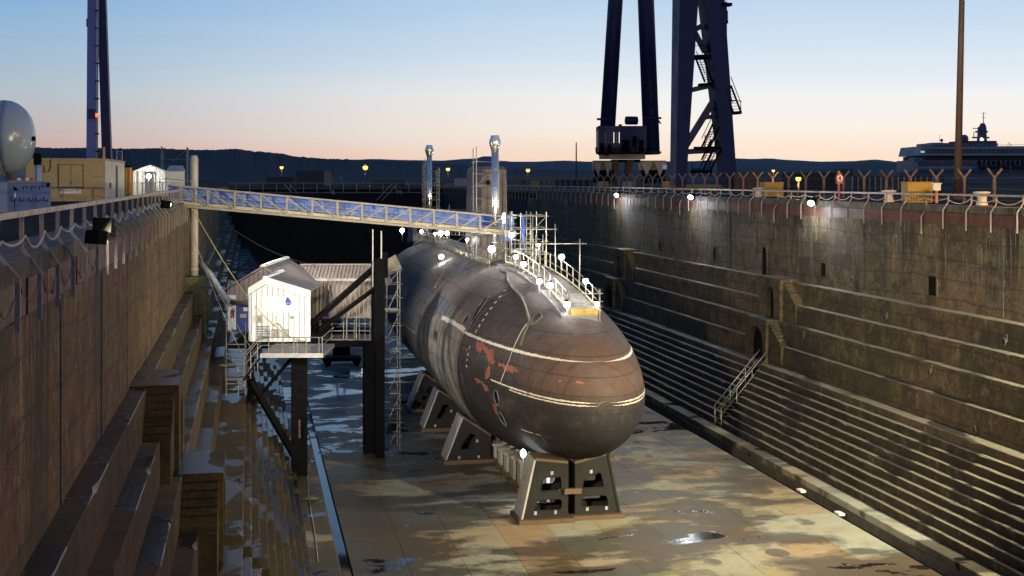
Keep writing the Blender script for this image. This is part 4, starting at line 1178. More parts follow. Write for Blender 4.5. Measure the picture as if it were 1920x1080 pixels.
mm = MB(); a_, b__ = pw(491, 555, 66.9), pw(561, 555, 66.9)
mm.hexa([V((a_.x, a_.y, 8.71)), V((b__.x, b__.y, 8.71)), V((b__.x, b__.y, 8.71)) + fd * .03, V((a_.x, a_.y, 8.71)) + fd * .03, V((a_.x, a_.y, 9.52)), V((b__.x, b__.y, 9.52)), V((b__.x, b__.y, 9.52)) + fd * .03, V((a_.x, a_.y, 9.52)) + fd * .03])
sign = mm.build('logo_board', M['white'], shed)
lp = pw(541, 567, 66.86); pts = []
for k in range(20):
    a = 2 * pi * k / 20; r = .155; u, v = r * cos(a), r * sin(a)
    if v > 0: u = u * (1 - v / r * .55) - v * .35; v *= 1.75
    pts.append((u, v))
mm = MB(); mm.plate(pts, [], lambda u, v, d: lp + xr * u + V((0, 0, v)) + fd * d, .02); mm.build('leaf_logo', M['blue'], sign)
put_text('lettering', 'babcock', .085, M['white'], sign, lp - fd * .012 - V((0, 0, .03)), xr, (0, 0, 1), -fd, .004)
# equipment on the front
def front_box(name, px0, px1, py0, py1, mat, d=.18, off=0.06, w=66.95, parent=shed):
    a, b2 = pw(px0, py1, w), pw(px1, py0, w); mm = MB()
    c = [V((a.x, a.y, a.z)), V((b2.x, b2.y, a.z)), V((b2.x, b2.y, b2.z)), V((a.x, a.y, b2.z))]
    mm.hexa([c[0] - fd * (off + d), c[1] - fd * (off + d), c[1] - fd * off, c[0] - fd * off, c[3] - fd * (off + d), c[2] - fd * (off + d), c[2] - fd * off, c[3] - fd * off]); return mm.build(name, mat, parent)
o = front_box('fuse_box', 482, 493, 591, 604, M['greyp']); front_box('warning_label', 485, 491, 595, 600, M['yellow'], .01, .245, parent=o)
front_box('meter_box', 522, 532, 590, 603, M['white'])
front_box('socket_box', 545, 550, 592, 597, M['greyp'])
o = front_box('control_cabinet', 511, 522, 617, 631, M['greyp'], .3); front_box('warning_label', 513, 519, 624, 628, M['yellow'], .01, .365, parent=o)
front_box('control_cabinet', 531, 542, 617, 631, M['greyp'], .3)
for k in range(9): front_box('louvre', 482, 506, 611 + 3.2 * k, 612.4 + 3.2 * k, M['tile'], .03, .03)
mm = MB(); mm.tube([pw(512, 612, 66.3), pw(517, 606, 66.3), pw(524, 608, 66.3), pw(528, 616, 66.3)], .02, 5); mm.build('hose', M['cable'], shed)

mb = thing('site_building', 'wider shed with blue door and grey gable behind the white porch', 'shed', (*ground(470, 71), SF))
A, B_ = ground(428, 71.2), ground(556, 71.2)
gz2 = lambda f: 9.55 + 1.15 * (f / .52 if f < .52 else (1 - f) / .48)
clad(mb, A, B_, SF, 9, M['pinkclad'], 14, (S_, -C_, 0), gz2)
clad(mb, (A[0], A[1] + 7), A, SF, 9.55, M['pinkclad'], 14, (-1, 0, 0))
def sq(f, z, back=0): a = V((A[0], A[1], 0)).lerp(V((B_[0], B_[1], 0)), f); return a + V((0, 0, z)) + fd * back
for fa, fb in ((-.05, .52), (.52, 1.05)):
    za, zb_ = (9.47, gz2(.52) + .04) if fa < 0 else (gz2(.52) + .04, 9.47)
    for k in range(8):
        b0, b1 = -.25 + 7.6 * k / 8, -.25 + 7.6 * (k + 1) / 8 - .02; mm = MB()
        mm.hexa([sq(fa, za, b0), sq(fb, zb_, b0), sq(fb, zb_, b1), sq(fa, za, b1), sq(fa, za + .1, b0), sq(fb, zb_ + .1, b0), sq(fb, zb_ + .1, b1), sq(fa, za + .1, b1)])
        mm.build('roof_sheet', M['roof'], mb)
mm = MB(); mm.hexa([sq(.47, gz2(.5) + .14, -.27), sq(.57, gz2(.5) + .14, -.27), sq(.57, gz2(.5) + .14, 7.4), sq(.47, gz2(.5) + .14, 7.4), sq(.5, gz2(.5) + .24, -.27), sq(.54, gz2(.5) + .24, -.27), sq(.54, gz2(.5) + .24, 7.4), sq(.5, gz2(.5) + .24, 7.4)]); mm.build('ridge_cap', M['white'], mb)
front_box('white_end_panel', 428, 443, 553, 618, M['white'], .03, .06, 71.1, mb)
dr = front_box('blue_door', 443.5, 468, 565, 622, M['bluedoor'], .05, .06, 71.1, mb)
front_box('door_notice', 457, 465, 572, 583, M['white'], .01, .115, 71.1, dr); front_box('door_notice', 451, 463, 588, 595, M['toe'], .01, .115, 71.1, dr)
fe = thing('fire_extinguisher', 'red fire extinguisher on the white panel beside the blue door', 'fire extinguisher', pw(436, 595, 70.8))
p = pw(435.5, 596, 70.85); mm = MB(); mm.lathe([(.09, 0), (.1, .03), (.1, .38), (.05, .45)], p, 10); mm.build('cylinder_body', M['redp'], fe)
mm = MB(); mm.tube([p + V((0, 0, .45)), p + V((0, 0, .53)), p + V((.1, 0, .5)), p + V((.11, 0, .3))], .02, 5); mm.build('hose', M['black'], fe)

co = thing('covered_walkway', 'long cream clad covered walkway with ribbed roof leading to the hull', 'walkway', (*ground(630, 77), SF))
A, B_ = ground(556, 77.4), ground(704, 77.4)
def sc_(f, z, back=0): a = V((A[0], A[1], 0)).lerp(V((B_[0], B_[1], 0)), f); return a + V((0, 0, z)) + fd * back
clad(co, A, B_, SF + .1, 9.62, M['pinkclad'], 18, (S_, -C_, 0))
nr = 22
for k in range(nr):
    f, g2 = k / nr, (k + 1) / nr - .002; mm = MB(); m_ = f + .2 / nr
    for fa, fb, h in ((f, g2, 0), (f, m_, .05)):
        mm.hexa([sc_(fa, 9.62 + h, -.2), sc_(fb, 9.62 + h, -.2), sc_(fb, 10.30 + h, 1.3), sc_(fa, 10.30 + h, 1.3), sc_(fa, 9.68 + h, -.2), sc_(fb, 9.68 + h, -.2), sc_(fb, 10.36 + h, 1.3), sc_(fa, 10.36 + h, 1.3)])
    mm.build('roof_sheet', M['roof'], co, fix=False)
mm = MB(); mm.hexa([sc_(0, 9.52, -.22), sc_(1, 9.52, -.22), sc_(1, 9.52, -.16), sc_(0, 9.52, -.16), sc_(0, 9.66, -.22), sc_(1, 9.66, -.22), sc_(1, 9.66, -.16), sc_(0, 9.66, -.16)]); mm.build('gutter', M['greyp'], co)
mm = MB(); mm.bar(sc_(0, 10.4, 1.3), sc_(1, 10.4, 1.3), .12, .08); mm.build('ridge_cap', M['roof'], co)

# steel frame carrying the sheds
fr = thing('support_frame', 'tall black steel support frame with diagonal struts between shed and hull', 'steel frame', (*ground(700, 74), 0))
def frame_bar(name, a, b_, w, h=None, mat='black'): mm = MB(); mm.bar(a, b_, w, h); return mm.build(name, M[mat], fr)
def gv(px, w, z): p = pw(px, 337, w); return V((p.x, p.y, z))
frame_bar('main_leg', gv(712, 73, 0), gv(712, 73, 11.1), .52)
frame_bar('main_leg', gv(697, 74.5, 0), gv(697, 74.5, 6.3), .95)
frame_bar('upper_post', gv(700, 74, 6.3), gv(700, 74, 11.0), .22)
frame_bar('strut', gv(583, 70, 7.75), gv(702, 73.5, 10.55), .26); frame_bar('strut', gv(596, 71, 7.3), gv(702, 73.6, 9.35), .2)
frame_bar('upper_post', gv(722, 73.4, 10.0), gv(722, 73.4, 11.4), .3)
for px, yt in ((699, 430), (715, 433)):
    p = pw(px, yt, 73); frame_bar('scaffold_pole', gv(px, 73, 9.5), p, .07, mat='galv')
frame_bar('deck_beam', gv(590, 74.6, 6.15), gv(715, 74.6, 6.15), .45, .34)
frame_bar('deck_beam', gv(585, 77, 6.6), gv(715, 77, 6.6), .45, .34)
mm = MB(); a, b_ = gv(586, 74.5, 0), gv(712, 74.5, 0); mm.hexa([a + V((0, 0, 6.34)), b_ + V((0, 0, 6.34)), b_ + V((0, 3, 6.34)), a + V((0, 3, 6.34)), a + V((0, 0, 6.42)), b_ + V((0, 0, 6.42)), b_ + V((0, 3, 6.42)), a + V((0, 3, 6.42))]); mm.build('lower_deck', M['deckb'], fr)
for zz in (6.9, 7.3, 7.65):
    frame_bar('guard_rail', gv(600, 74.4, zz), gv(709, 74.4, zz), .04, mat='galvd')
for px in (600, 622, 644, 664, 674, 684, 694, 704): frame_bar('guard_post', gv(px, 74.4, 6.42), gv(px, 74.4, 7.75), .045, mat='galvd')
for px in (650, 668): frame_bar('scaffold_pole', gv(px, 74.2, 6.4), gv(px, 74.2, 9.0), .05, mat='galvd')
# legs and floor of the shed platform
pf = thing('shed_platform', 'black steel platform with legs carrying the white porch and its gallery', 'platform', (*ground(520, 68), 0))
def pfb(name, a, b_, w, h=None, mat='black'): mm = MB(); mm.bar(a, b_, w, h); return mm.build(name, M[mat], pf)
mm = MB(); a, b_ = gv(428, 66.2, 0), gv(582, 66.2, 0)
mm.hexa([a + V((0, 0, 6.95)), b_ + V((0, 0, 6.95)), b_ + fd * 12 + V((0, 0, 6.95)), a + fd * 12 + V((0, 0, 6.95)), a + V((0, 0, 7.17)), b_ + V((0, 0, 7.17)), b_ + fd * 12 + V((0, 0, 7.17)), a + fd * 12 + V((0, 0, 7.17))]); mm.build('floor_deck', M['black'], pf)
pfb('leg', gv(561, 66.5, 0), gv(561, 66.5, 6.95), .8); pfb('leg', gv(470, 68, 3.8), gv(470, 68, 6.95), .35); pfb('leg', gv(561, 76, 0), gv(561, 76, 6.95), .6)
pfb('brace', gv(470, 64.5, 5.6), gv(558, 66.4, 1.2), .3); pfb('brace', gv(474, 67, 4.0), gv(556, 66.6, 6.7), .16)
pfb('chain_hoist', gv(561.5, 64.8, 2.7), gv(561.5, 64.8, 3.6), .1, mat='rust')
# gallery with stairs in front
ga = thing('gallery', 'galvanised gallery with handrails and stairs in front of the white porch', 'gallery', (*ground(545, 62), SF))
def gab(name, pts, r=.024, mat='galvd', n=5): mm = MB(); mm.tube(pts, r, n); return mm.build(name, M[mat], ga)
zdk = 7.22
mm = MB(); a, b_ = gv(488, 62, 0), gv(606, 62, 0); mm.hexa([a + V((0, 0, zdk - .16)), b_ + V((0, 0, zdk - .16)), b_ + fd * 4 + V((0, 0, zdk - .16)), a + fd * 4 + V((0, 0, zdk - .16)), a + V((0, 0, zdk)), b_ + V((0, 0, zdk)), b_ + fd * 4 + V((0, 0, zdk)), a + fd * 4 + V((0, 0, zdk))]); mm.build('deck', M['galvd'], ga)
mm = MB(); mm.bar(gv(488, 61.95, zdk - .05), gv(606, 61.95, zdk - .05), .03, .22); mm.build('kick_plate', M['galv'], ga)
for h in (.42, .80): gab('handrail', [gv(488, 62, zdk + h), gv(604, 62, zdk + h)])
for px in (504, 530, 551, 557, 574, 598, 604): gab('guard_post', [gv(px, 62, zdk - .15), gv(px, 62, zdk + .80)])
gab('handrail', [gv(604, 62, zdk + .8), gv(604, 62, zdk + .8) + fd * 4]); gab('handrail', [gv(604, 62, zdk + .42), gv(604, 62, zdk + .42) + fd * 4])
for dz, ww in ((.80, 62), (.42, 62), (.8, 63.2), (.42, 63.2)):
    gab('stair_rail', [gv(490, ww, zdk + dz), gv(458, ww, zdk + dz - .95), gv(455, ww, zdk + dz - 1.3)])
for px, z in ((483, 7.0), (470, 6.6), (458, 6.25)): gab('stair_post', [gv(px, 62, z - .55), gv(px, 62, z + .75)])
for k in range(5):
    mm = MB(); px = 486 - 5.6 * k; mm.bar(gv(px, 62, zdk - .2 - .2 * k), gv(px, 63.2, zdk - .2 - .2 * k), .2, .04); mm.build('stair_tread', M['galvd'], ga)
gab('stair_string', [gv(489, 61.98, zdk - .1), gv(456, 61.98, zdk - 1.25)], .05, 'black')
# lower landing with rows of treads
for k in range(9):
    z = 5.75 + .19 * k; mm = MB(); w_ = 62.5 + .35 * k
    mm.bar(gv(425, w_, z), gv(459, w_, z), .16, .035); mm.build('stair_tread', M['galvd'], ga)
for px in (424, 447, 460): gab('guard_post', [gv(px, 62.4, 5.2), gv(px, 62.4, 6.55)])
for z in (5.5, 5.95, 6.3): gab('handrail', [gv(422, 62.3, z), gv(461, 62.3, z)])
gab('handrail', [gv(412, 62.5, 6.62), gv(462, 62.5, 6.62)], .04)
for px in (424, 460): gab('stair_string', [gv(px, 62.5, 5.6), gv(px, 66, 7.45)], .04); gab('stair_rail', [gv(px, 62.5, 6.5), gv(px, 66, 8.3)])

# scaffold towers
def scaffold(name, label, c, wx, wy, z0, z1, lifts, mat='galv', boards=(), r=.032, brace=True, over=.6, group=None):
    t = thing(name, label, 'scaffold', (c[0], c[1], z0), group); x0, x1, y0, y1 = c[0] - wx / 2, c[0] + wx / 2, c[1] - wy / 2, c[1] + wy / 2
    for x in (x0, x1):
        for y in (y0, y1): mm = MB(); mm.tube([(x, y, z0), (x, y, z1 + random.uniform(.1, over))], r, 5); mm.build('upright', M[mat], t)
    for i in range(lifts + 1):
        z = z0 + (z1 - z0) * i / lifts
        for a, b_ in (((x0 - .15, y0, z), (x1 + .15, y0, z)), ((x0 - .15, y1, z), (x1 + .15, y1, z)), ((x0, y0 - .15, z + .06), (x0, y1 + .15, z + .06)), ((x1, y0 - .15, z + .06), (x1, y1 + .15, z + .06))):
            mm = MB(); mm.tube([a, b_], r * .85, 5); mm.build('ledger', M[mat], t)
        if brace and i < lifts and i % 2 == 0:
            mm = MB(); z2 = z0 + (z1 - z0) * min(i + 2, lifts) / lifts; mm.tube([(x0, y0 - .05, z), (x1, y0 - .05, z2)], r * .8, 5); mm.build('brace', M[mat], t)
        if i in boards:
            for q in range(4):
                mm = MB(); ww = wx / 4; mm.box(x0 + ww * q + .01, x0 + ww * (q + 1) - .01, y0, y1, z + .06, z + .1); mm.build('board', M['deckb'], t)
    return t
p = gv(732, 75.5, 0)
scaffold('access_tower', 'narrow scaffold access tower standing beside the hull and black frame', (p.x + .1, p.y), .75, 1.3, 0.0, 10.3, 13, 'galvd', (4, 7, 10), .025)

# ------------------------------------------------------------------ exhaust stacks, deck scaffold and deck lamps
def stack(px, w, ytop, zb, label):
    p = gv(px, w, 0); z1 = EYE + (HZ - ytop) * w / F_PX
    t = thing('exhaust_stack', label, 'exhaust stack', (p.x, p.y, zb), None)
    r = .215
    mm = MB(); mm.lathe([(r, zb), (r, z1 - .95)], (p.x, p.y, 0), 20); mm.build('flue', M['steel'], t)
    for k in range(6):
        z = zb + 1.1 + k * 1.1
        if z < z1 - 1.2: mm = MB(); mm.lathe([(r + .012, 0), (r + .012, .05)], (p.x, p.y, z), 20); mm.build('clamp_band', M['galv'], t)
    mm = MB(); mm.lathe([(r, -.15), (r + .03, 0), (.36, .38), (.36, .5), (.25, .8), (.25, .84), (.2, .84)], (p.x, p.y, z1 - .84), 20); mm.build('cowl', M['steel'], t)
    return p
s1 = stack(805, 107, 272, 10.6, 'slimmer far stainless exhaust stack inside a scaffold tower left of the fin')
s2 = stack(928, 78.8, 254, 10.6, 'nearer tall stainless exhaust stack in front of the brown fin')
scaffold('scaffold_tower', 'far scaffold tower wrapped around the left exhaust stack', (s1.x + .15, s1.y + .1), 1.15, 1.3, 10.9, 16.2, 9, 'galvd', (3,), .03, over=1.6)
scaffold('scaffold_tower', 'near scaffold tower between the fin and the right exhaust stack', (s2.x - .35, s2.y + 1.2), 1.35, 1.2, 10.6, 16.6, 8, 'galvd', (2, 6), .03, over=1.5)
scaffold('deck_scaffold', 'low scaffold staging with blue sheets on the deck behind the far stack', (15.6, 97), 2.6, 5, 10.6, 13.2, 3, 'galvd', (2,), .03)
p = gv(985, 76, 0)
sc1 = scaffold('landing_scaffold', 'tangled scaffold with ladder at the gangway landing on deck', (p.x + .2, p.y), 1.5, 2.6, 10.5, 13.4, 4, 'galv', (1,), .03, over=.5)
for (xa, xb, yy, w) in ((930, 1023, 403.5, 76), (968, 1045, 430, 72), (955, 1100, 457, 70), (955, 1000, 467, 72)):
    mm = MB(); mm.tube([pw(xa, yy, w), pw(xb, yy, w)], .032, 6); mm.build('long_tube', M['galv'], sc1)
for (px, ya_, yb, w) in ((948, 396, 470, 76), (956, 397, 480, 76), (987, 396, 480, 76), (995, 397, 478, 74), (999, 402, 540, 74), (1041, 420, 492, 70), (1087, 448, 525, 66), (1006, 443, 505, 73), (1018, 439, 478, 72)):
    mm = MB(); mm.tube([pw(px, ya_, w), pw(px, yb, w)], .032, 6); mm.build('standard', M['galv'], sc1)
for k in range(8):
    mm = MB(); yy = 410 + 9 * k; mm.tube([pw(987, yy, 75.9), pw(996, yy, 75.9)], .022, 5); mm.build('ladder_rung', M['galv'], sc1)
mm = MB(); mm.tube([pw(994, 420, 75.8), pw(994, 478, 75.8)], .028, 5); mm.build('yellow_pole', M['yellow'], sc1)
def sheet(px0, px1, py0, py1, w, label):
    t = thing('hanging_sheet', label, 'tarpaulin', pw((px0 + px1) / 2, py1, w)); mm = MB(); n = 6; vs = []
    for i in range(n + 1):
        for j in range(n + 1):
            q = pw(px0 + (px1 - px0) * i / n, py0 + (py1 - py0) * j / n, w); vs.append(q + V((0, .06 * sin(i * 1.9 + j * .6) + .03 * random.random(), 0)))
    mm.add(vs, [(i * (n + 1) + j, i * (n + 1) + j + 1, (i + 1) * (n + 1) + j + 1, (i + 1) * (n + 1) + j) for i in range(n) for j in range(n)], True); mm.build('sheet', M['bluetarp'], t)
sheet(938, 964, 404, 452, 81.5, 'tall blue tarpaulin hung behind the gangway landing'); sheet(979, 984, 404, 470, 76.6, 'narrow blue tarpaulin strip beside the deck ladder')
sheet(921, 934, 447, 474, 82.5, 'blue tarpaulin hanging under the gangway end above the bright lamp')
sheet(824, 832, 412, 420, 105, 'small blue sheet on the staging right of the far stack'); sheet(850, 864, 408, 424, 98, 'blue sheet on the staging left of the fin')
# railing with toe boards down the left edge of the deck
dr = thing('deck_railing', 'dark stanchion railing with cream toe boards along the submarine deck edge', 'railing', (14.2, 95, 10.3))
yy = 77.5; pts = []
while yy < 116:
    x = 14.15 + .004 * (yy - 77); z = ztop(yy) - .12; pts.append((x, yy, z))
    mm = MB(); mm.tube([(x, yy, z - .1), (x, yy, z + .95)], .025, 5); mm.build('stanchion', M['galvd'], dr); yy += .78
for h in (.35, .65, .92):
    mm = MB(); mm.tube([(x, y, z + h) for x, y, z in pts], .02, 5); mm.build('rail', M['galvd'], dr)
for i in range(0, len(pts) - 3, 3):
    a, b_ = V(pts[i]), V(pts[i + 3]); mm = MB(); mm.bar(a + V((.05, .02, .28)), b_ + V((.05, -.02, .28)), .03, .24); mm.build('toe_board', M['toe'], dr)
# railed walkway on the forward casing
wk = thing('deck_walkway', 'railed timber walkway with yellow end board along the forward deck', 'walkway', (15.6, 70, 9.5))
def wz(y): return ztop(y) + .13
ys_ = [60.4 + 1.35 * k for k in range(13)]
for i in range(len(ys_) - 1):
    for q in range(3):
        c = hC(ys_[i]).x + .55 - .72 + q * .49; mm = MB(); a0, a1 = wz(ys_[i]), wz(ys_[i + 1])
        mm.hexa([(c, ys_[i] + .01, a0), (c + .47, ys_[i] + .01, a0), (c + .47, ys_[i + 1] - .01, a1), (c, ys_[i + 1] - .01, a1), (c, ys_[i] + .01, a0 + .05), (c + .47, ys_[i] + .01, a0 + .05), (c + .47, ys_[i + 1] - .01, a1 + .05), (c, ys_[i + 1] - .01, a1 + .05)])
        mm.build('deck_board', M['deckb'], wk)
for s, dx in ((0, -.22), (1, 1.30)):
    top = []
    for i, y in enumerate(ys_):
        x = hC(y).x + dx; mm = MB(); mm.tube([(x, y, wz(y) - .3), (x, y, wz(y) + 1.0)], .028, 5); mm.build('guard_post', M['galv'], wk)
    for h in (.5, .95):
        mm = MB(); mm.tube([(hC(y).x + dx, y, wz(y) + h) for y in ys_], .025, 5); mm.build('guard_rail', M['galv'], wk)
    mm = MB(); mm.tube([(hC(y).x + dx + .04, y, wz(y) + .12) for y in ys_], .06, 4); mm.build('toe_board', M['toe'], wk)
y = ys_[0]; x0, x1 = hC(y).x - .22, hC(y).x + 1.30
for h, r in ((.55, .022), (.95, .025), (.3, .02)): mm = MB(); mm.tube([(x0 - .1, y - .03, wz(y) + h), (x1 + .15, y - .03, wz(y) + h)], r, 5); mm.build('end_rail', M['galv'], wk)
mm = MB(); mm.box(x0 + .1, x1 - .1, y - .06, y - .02, wz(y) - .12, wz(y) + .22); mm.build('yellow_end_board', M['dullyellow'], wk)
for x in (x0, x1, x0 + .02, x1 - .02): mm = MB(); mm.tube([(x, y - .05, wz(y) - .4), (x, y - .05, wz(y) + 1.15)], .03, 5); mm.build('guard_post', M['galvd'], wk)

DP = 420
for (px, py, w, lb, pwr, r) in (
    (1063, 571, 62.0, 'bright white lamp at the left front corner of the deck walkway', 1.0, .17),
    (1119, 569, 62.4, 'small white lamp at the right front corner of the deck walkway', .5, .11),
    (1031, 535, 64.6, 'white lamp on the left walkway rail, right one of a close pair', 1.0, .17),
    (1011, 528, 66.6, 'white lamp on the left walkway rail, left one of a close pair', 1.0, .15),
    (1098, 527, 64.8, 'white lamp on the right walkway rail above the front corner lamp', .8, .15),
    (1053, 482, 69.8, 'highest white lamp on the right walkway rail', 1.0, .17),
    (982, 495, 70.6, 'lower lamp of the two halfway along the left walkway rail', 1.0, .16),
    (967, 482, 72.8, 'upper lamp of the two halfway along the left walkway rail', .8, .14),
    (922, 467, 77.6, 'largest white lamp under the gangway end', 1.6, .22),
    (959, 441, 76.2, 'white lamp on the landing scaffold beside the blue sheet', 1.1, .17),
    (1010, 459, 73.6, 'small yellowish lamp right of the deck ladder', .25, .10),
    (876, 449, 86.0, 'small yellow lamp on the deck railing under the gangway', .3, .10),
    (838, 437, 94.0, 'right lamp of the pair under the gangway on the far deck', .8, .16),
    (826, 437, 97.5, 'left lamp of the pair under the gangway on the far deck', 1.0, .2),
    (816, 438, 100, 'small dim lamp left of the pair on the far deck', .2, .1),
    (790, 434, 107, 'small white lamp below the far exhaust stack', .5, .13),
    (754, 432, 112, 'farthest left white lamp at the stern end of the deck', .8, .2)):
    deck_lamp(pw(px, py, w), lb, DP * pwr, r)
t = thing('festoon_cable', 'thin black supply cable drooping between the lamps of the left walkway rail', 'cable', (15, 70, 10.5))
spots = [pw(x_, y_, w_) + V((0, .05, -.12)) for x_, y_, w_ in ((1063, 571, 62), (1031, 535, 64.6), (1011, 528, 66.6), (982, 495, 70.6), (967, 482, 72.8), (922, 467, 77.6))]
for a, b_ in zip(spots[:-1], spots[1:]):
    mm = MB(); mm.tube([a.lerp(b_, k / 8) - V((0, 0, .28 * (1 - (k / 4 - 1) ** 2))) for k in range(9)], .014, 4, False); mm.build('cable_run', M['cable'], t)
p = hit(833, 489)
deck_lamp(p + V((-.25, -.25, .3)), 'bright white lamp standing on the hull flank below the deck railing', DP * 1.6, .19, post=.3)
t = thing('lamp_disc', 'round white lamp hanging on the blue sheet by the gangway end', 'lamp', pw(945, 409, 77.4))
p = pw(945, 409, 77.3); mm = MB(); mm.lathe([(.02, -.02), (.17, -.015), (.17, .015), (.02, .02)], p, 14, 'y'); mm.v = [V((p.x + (q.x - p.x) * .6, q.y, p.z + (q.z - p.z) * 1.8)) for q in mm.v]; mm.build('globe', M['lampwhite'], t)
# lamp under the keel
t = thing('work_lamp', 'bright white work lamp under the hull behind the front cradle', 'lamp', pw(981, 860, 61.5))
p = pw(981, 850, 61.3); mm = MB(); mm.sphere(p, .13, 10, 6, 1.5); mm.build('globe', M['lampcool'], t); lamp('POINT', t, p, COOL, 650, .12)
mm = MB(); mm.tube([p - V((0, 0, .2)), V((p.x, p.y, .0))], .03); mm.build('lamp_post', M['galvd'], t)
t = thing('work_lamp', 'tiny white lamp glinting between the front cradle block and the keel', 'lamp', pw(1017, 856, 60.5))
p = pw(1017, 854, 60.4); mm = MB(); mm.sphere(p, .045, 8, 5); mm.build('globe', M['lampcool'], t); lamp('POINT', t, p + V((0, .4, -1.2)), COOL, 260, .05)

# old winch carriage standing on the dock floor behind the frame
p = pw(640, 690, 110); t = thing('winch_carriage', 'dark wheeled winch carriage standing on the wet floor under the covered walkway', 'winch', (p.x, p.y, 0))
mm = MB(); mm.box(p.x - 1.6, p.x + 1.6, p.y - 1, p.y + 1, .35, .6); mm.build('bed', M['black'], t)
for dx in (-1.2, 1.2): mm = MB(); mm.lathe([(.32, -.15), (.32, .15)], (p.x + dx, p.y - 1.0, .32), 14, 'y'); mm.build('wheel', M['black'], t)
for dx in (-.6, .5): mm = MB(); mm.bar((p.x + dx, p.y, .8), (p.x + dx * .4, p.y, 2.6), .16); mm.build('post', M['black'], t)
mm = MB(); mm.lathe([(.5, -.7), (.5, .7)], (p.x, p.y, 1.2), 14, 'x'); mm.build('drum', M['black'], t)

# loose things on the dock floor
def fz(px, py): d = ray(px, py); return V((0, 0, EYE)) + d * (-(EYE - .02) / d.z)
t = thing('floor_rope', 'short pale rope lying in a zigzag on the floor by the left gutter', 'rope', fz(613, 844))
mm = MB(); mm.tube([fz(597, 836), fz(609, 840), fz(622, 844), fz(616, 852), fz(610, 857)], .03, 5, False); mm.build('strand', M['rope'], t)
t = thing('floor_rope', 'long thin pale line lying on the bench beside the left steps', 'rope', fz(590, 960))
mm = MB(); mm.tube([fz(585, 872) + V((0, 0, .5)), fz(576, 905) + V((0, 0, .5)), fz(578, 950) + V((0, 0, .5)), fz(588, 1010) + V((0, 0, .5)), fz(597, 1078) + V((0, 0, .5))], .016, 4, False); mm.build('strand', M['rope'], t)
for (px, py, lb) in ((1502, 921, 'small white block lying at the right gutter edge, farther one'), (1574, 964, 'small white block lying at the right gutter edge, nearer one')):
    q = fz(px, py); t = thing('floor_block', lb, 'block', q); mm = MB(); mm.box(q.x - .12, q.x + .16, q.y - .25, q.y + .3, 0, .1); mm.build('block_body', M['canvas'], t)
t = thing('mud_lump', 'dark lump of debris lying on the left bench beside the gutter', 'debris', fz(588, 955) + V((0, 0, .5)))
q = fz(588, 955) + V((-.25, 0, .5)); mm = MB(); mm.lathe([(.5, 0), (.42, .1), (.2, .17), (.02, .2)], q, 9); mm.v = [p + V((random.uniform(-.08, .08), random.uniform(-.1, .1), random.uniform(0, .03))) for p in mm.v]; mm.build('lump', M['cable'], t)
# spare tubes and standards crowding the deck between the stacks
t = thing('deck_standards', 'row of loose scaffold standards and rails on deck between the two stacks', 'scaffold', pw(850, 425, 95))
for k in range(15):
    px = 818 + 7.2 * k; w_ = 100 - k * .9; y_ = 408 + random.uniform(-8, 4) + .6 * k
    mm = MB(); mm.tube([pw(px, y_, w_), pw(px, 436 + .9 * k, w_)], .028, 5); mm.build('standard', M['galvd'], t)
for (a, b_, c_, d_) in ((815, 418, 880, 420), (820, 411, 872, 413), (884, 431, 930, 440)):
    mm = MB(); mm.tube([pw(a, b_, 98), pw(c_, d_, 92)], .028, 5); mm.build('ledger', M['galvd'], t)
t = thing('deck_standards', 'cluster of short scaffold tubes and valves beside the landing ladder', 'scaffold', pw(975, 470, 74.5))
for k in range(16):
    px = random.uniform(935, 1012); w_ = 77.5 - (px - 935) / 77 * 4 ; y_ = random.uniform(425, 470)
    mm = MB(); mm.tube([pw(px, y_, w_), pw(px + random.choice((0, 0, 6, -5)), y_ + random.uniform(25, 45), w_)], .024, 5); mm.build('standard', random.choice((M['galvd'], M['galv'])), t)
for k in range(8):
    px = random.uniform(935, 990); w_ = 77.5 - (px - 935) / 77 * 4; y_ = random.uniform(430, 480)
    mm = MB(); mm.tube([pw(px, y_, w_), pw(px + random.uniform(12, 26), y_ + random.uniform(-1, 3), w_ - .4)], .024, 5); mm.build('ledger', M['galv'], t)

# ------------------------------------------------------------------ left quay
w = 60.0
p = pw(-12, 258, w); t = thing('storage_tank', 'large white horizontal storage tank with domed end at the left edge', 'storage tank', (p.x - 3, p.y, QZ))
R0 = 1.72; xe = pw(64, 258, w).x
mm = MB(); mm.lathe([(.01, 0), (.5, -.045), (.95, -.19), (1.3, -.42), (1.55, -.72), (R0 * .985, -1.05), (R0, -1.3)][::1], (xe, p.y, p.z), 40, 'x'); mm.build('domed_end', M['tank'], t)
mm = MB(); mm.lathe([(R0, -1.3), (R0, -8)], (xe, p.y, p.z), 40, 'x'); mm.build('barrel', M['tank'], t)
for xx in (-1.32, -2.6): mm = MB(); mm.lathe([(R0 + .012, -.03), (R0 + .012, .03)], (xe + xx, p.y, p.z), 40, 'x'); mm.build('weld_band', M['greyp'], t)
for xx in (-2.2, -6.0):
    mm = MB(); mm.box(xe + xx - .2, xe + xx + .2, p.y - 1.2, p.y + 1.2, QZ, p.z - 1.2); mm.build('saddle', M['hookbox'], t)
for (px, py) in ((8, 251), (64, 260)):
    q = pw(px, py, w - 1.3 if px < 50 else w - .1); mm = MB(); mm.box(q.x - .08, q.x + .06, q.y - .1, q.y + .05, q.z - .1, q.z + .1); mm.build('lifting_lug', M['black'], t)
t = thing('tank_post', 'pale blue post with dark box beside the white tank', 'post', (*ground(71, 57), QZ)); q = gv(71, 57, 0)
mm = MB(); mm.lathe([(.125, QZ), (.125, 16.15)], (q.x, q.y, 0), 12); mm.build('post_shaft', M['hookbox'], t); mm = MB(); mm.box(q.x - .16, q.x + .14, q.y - .14, q.y + .14, 16.15, 16.65); mm.build('cap_box', M['black'], t)
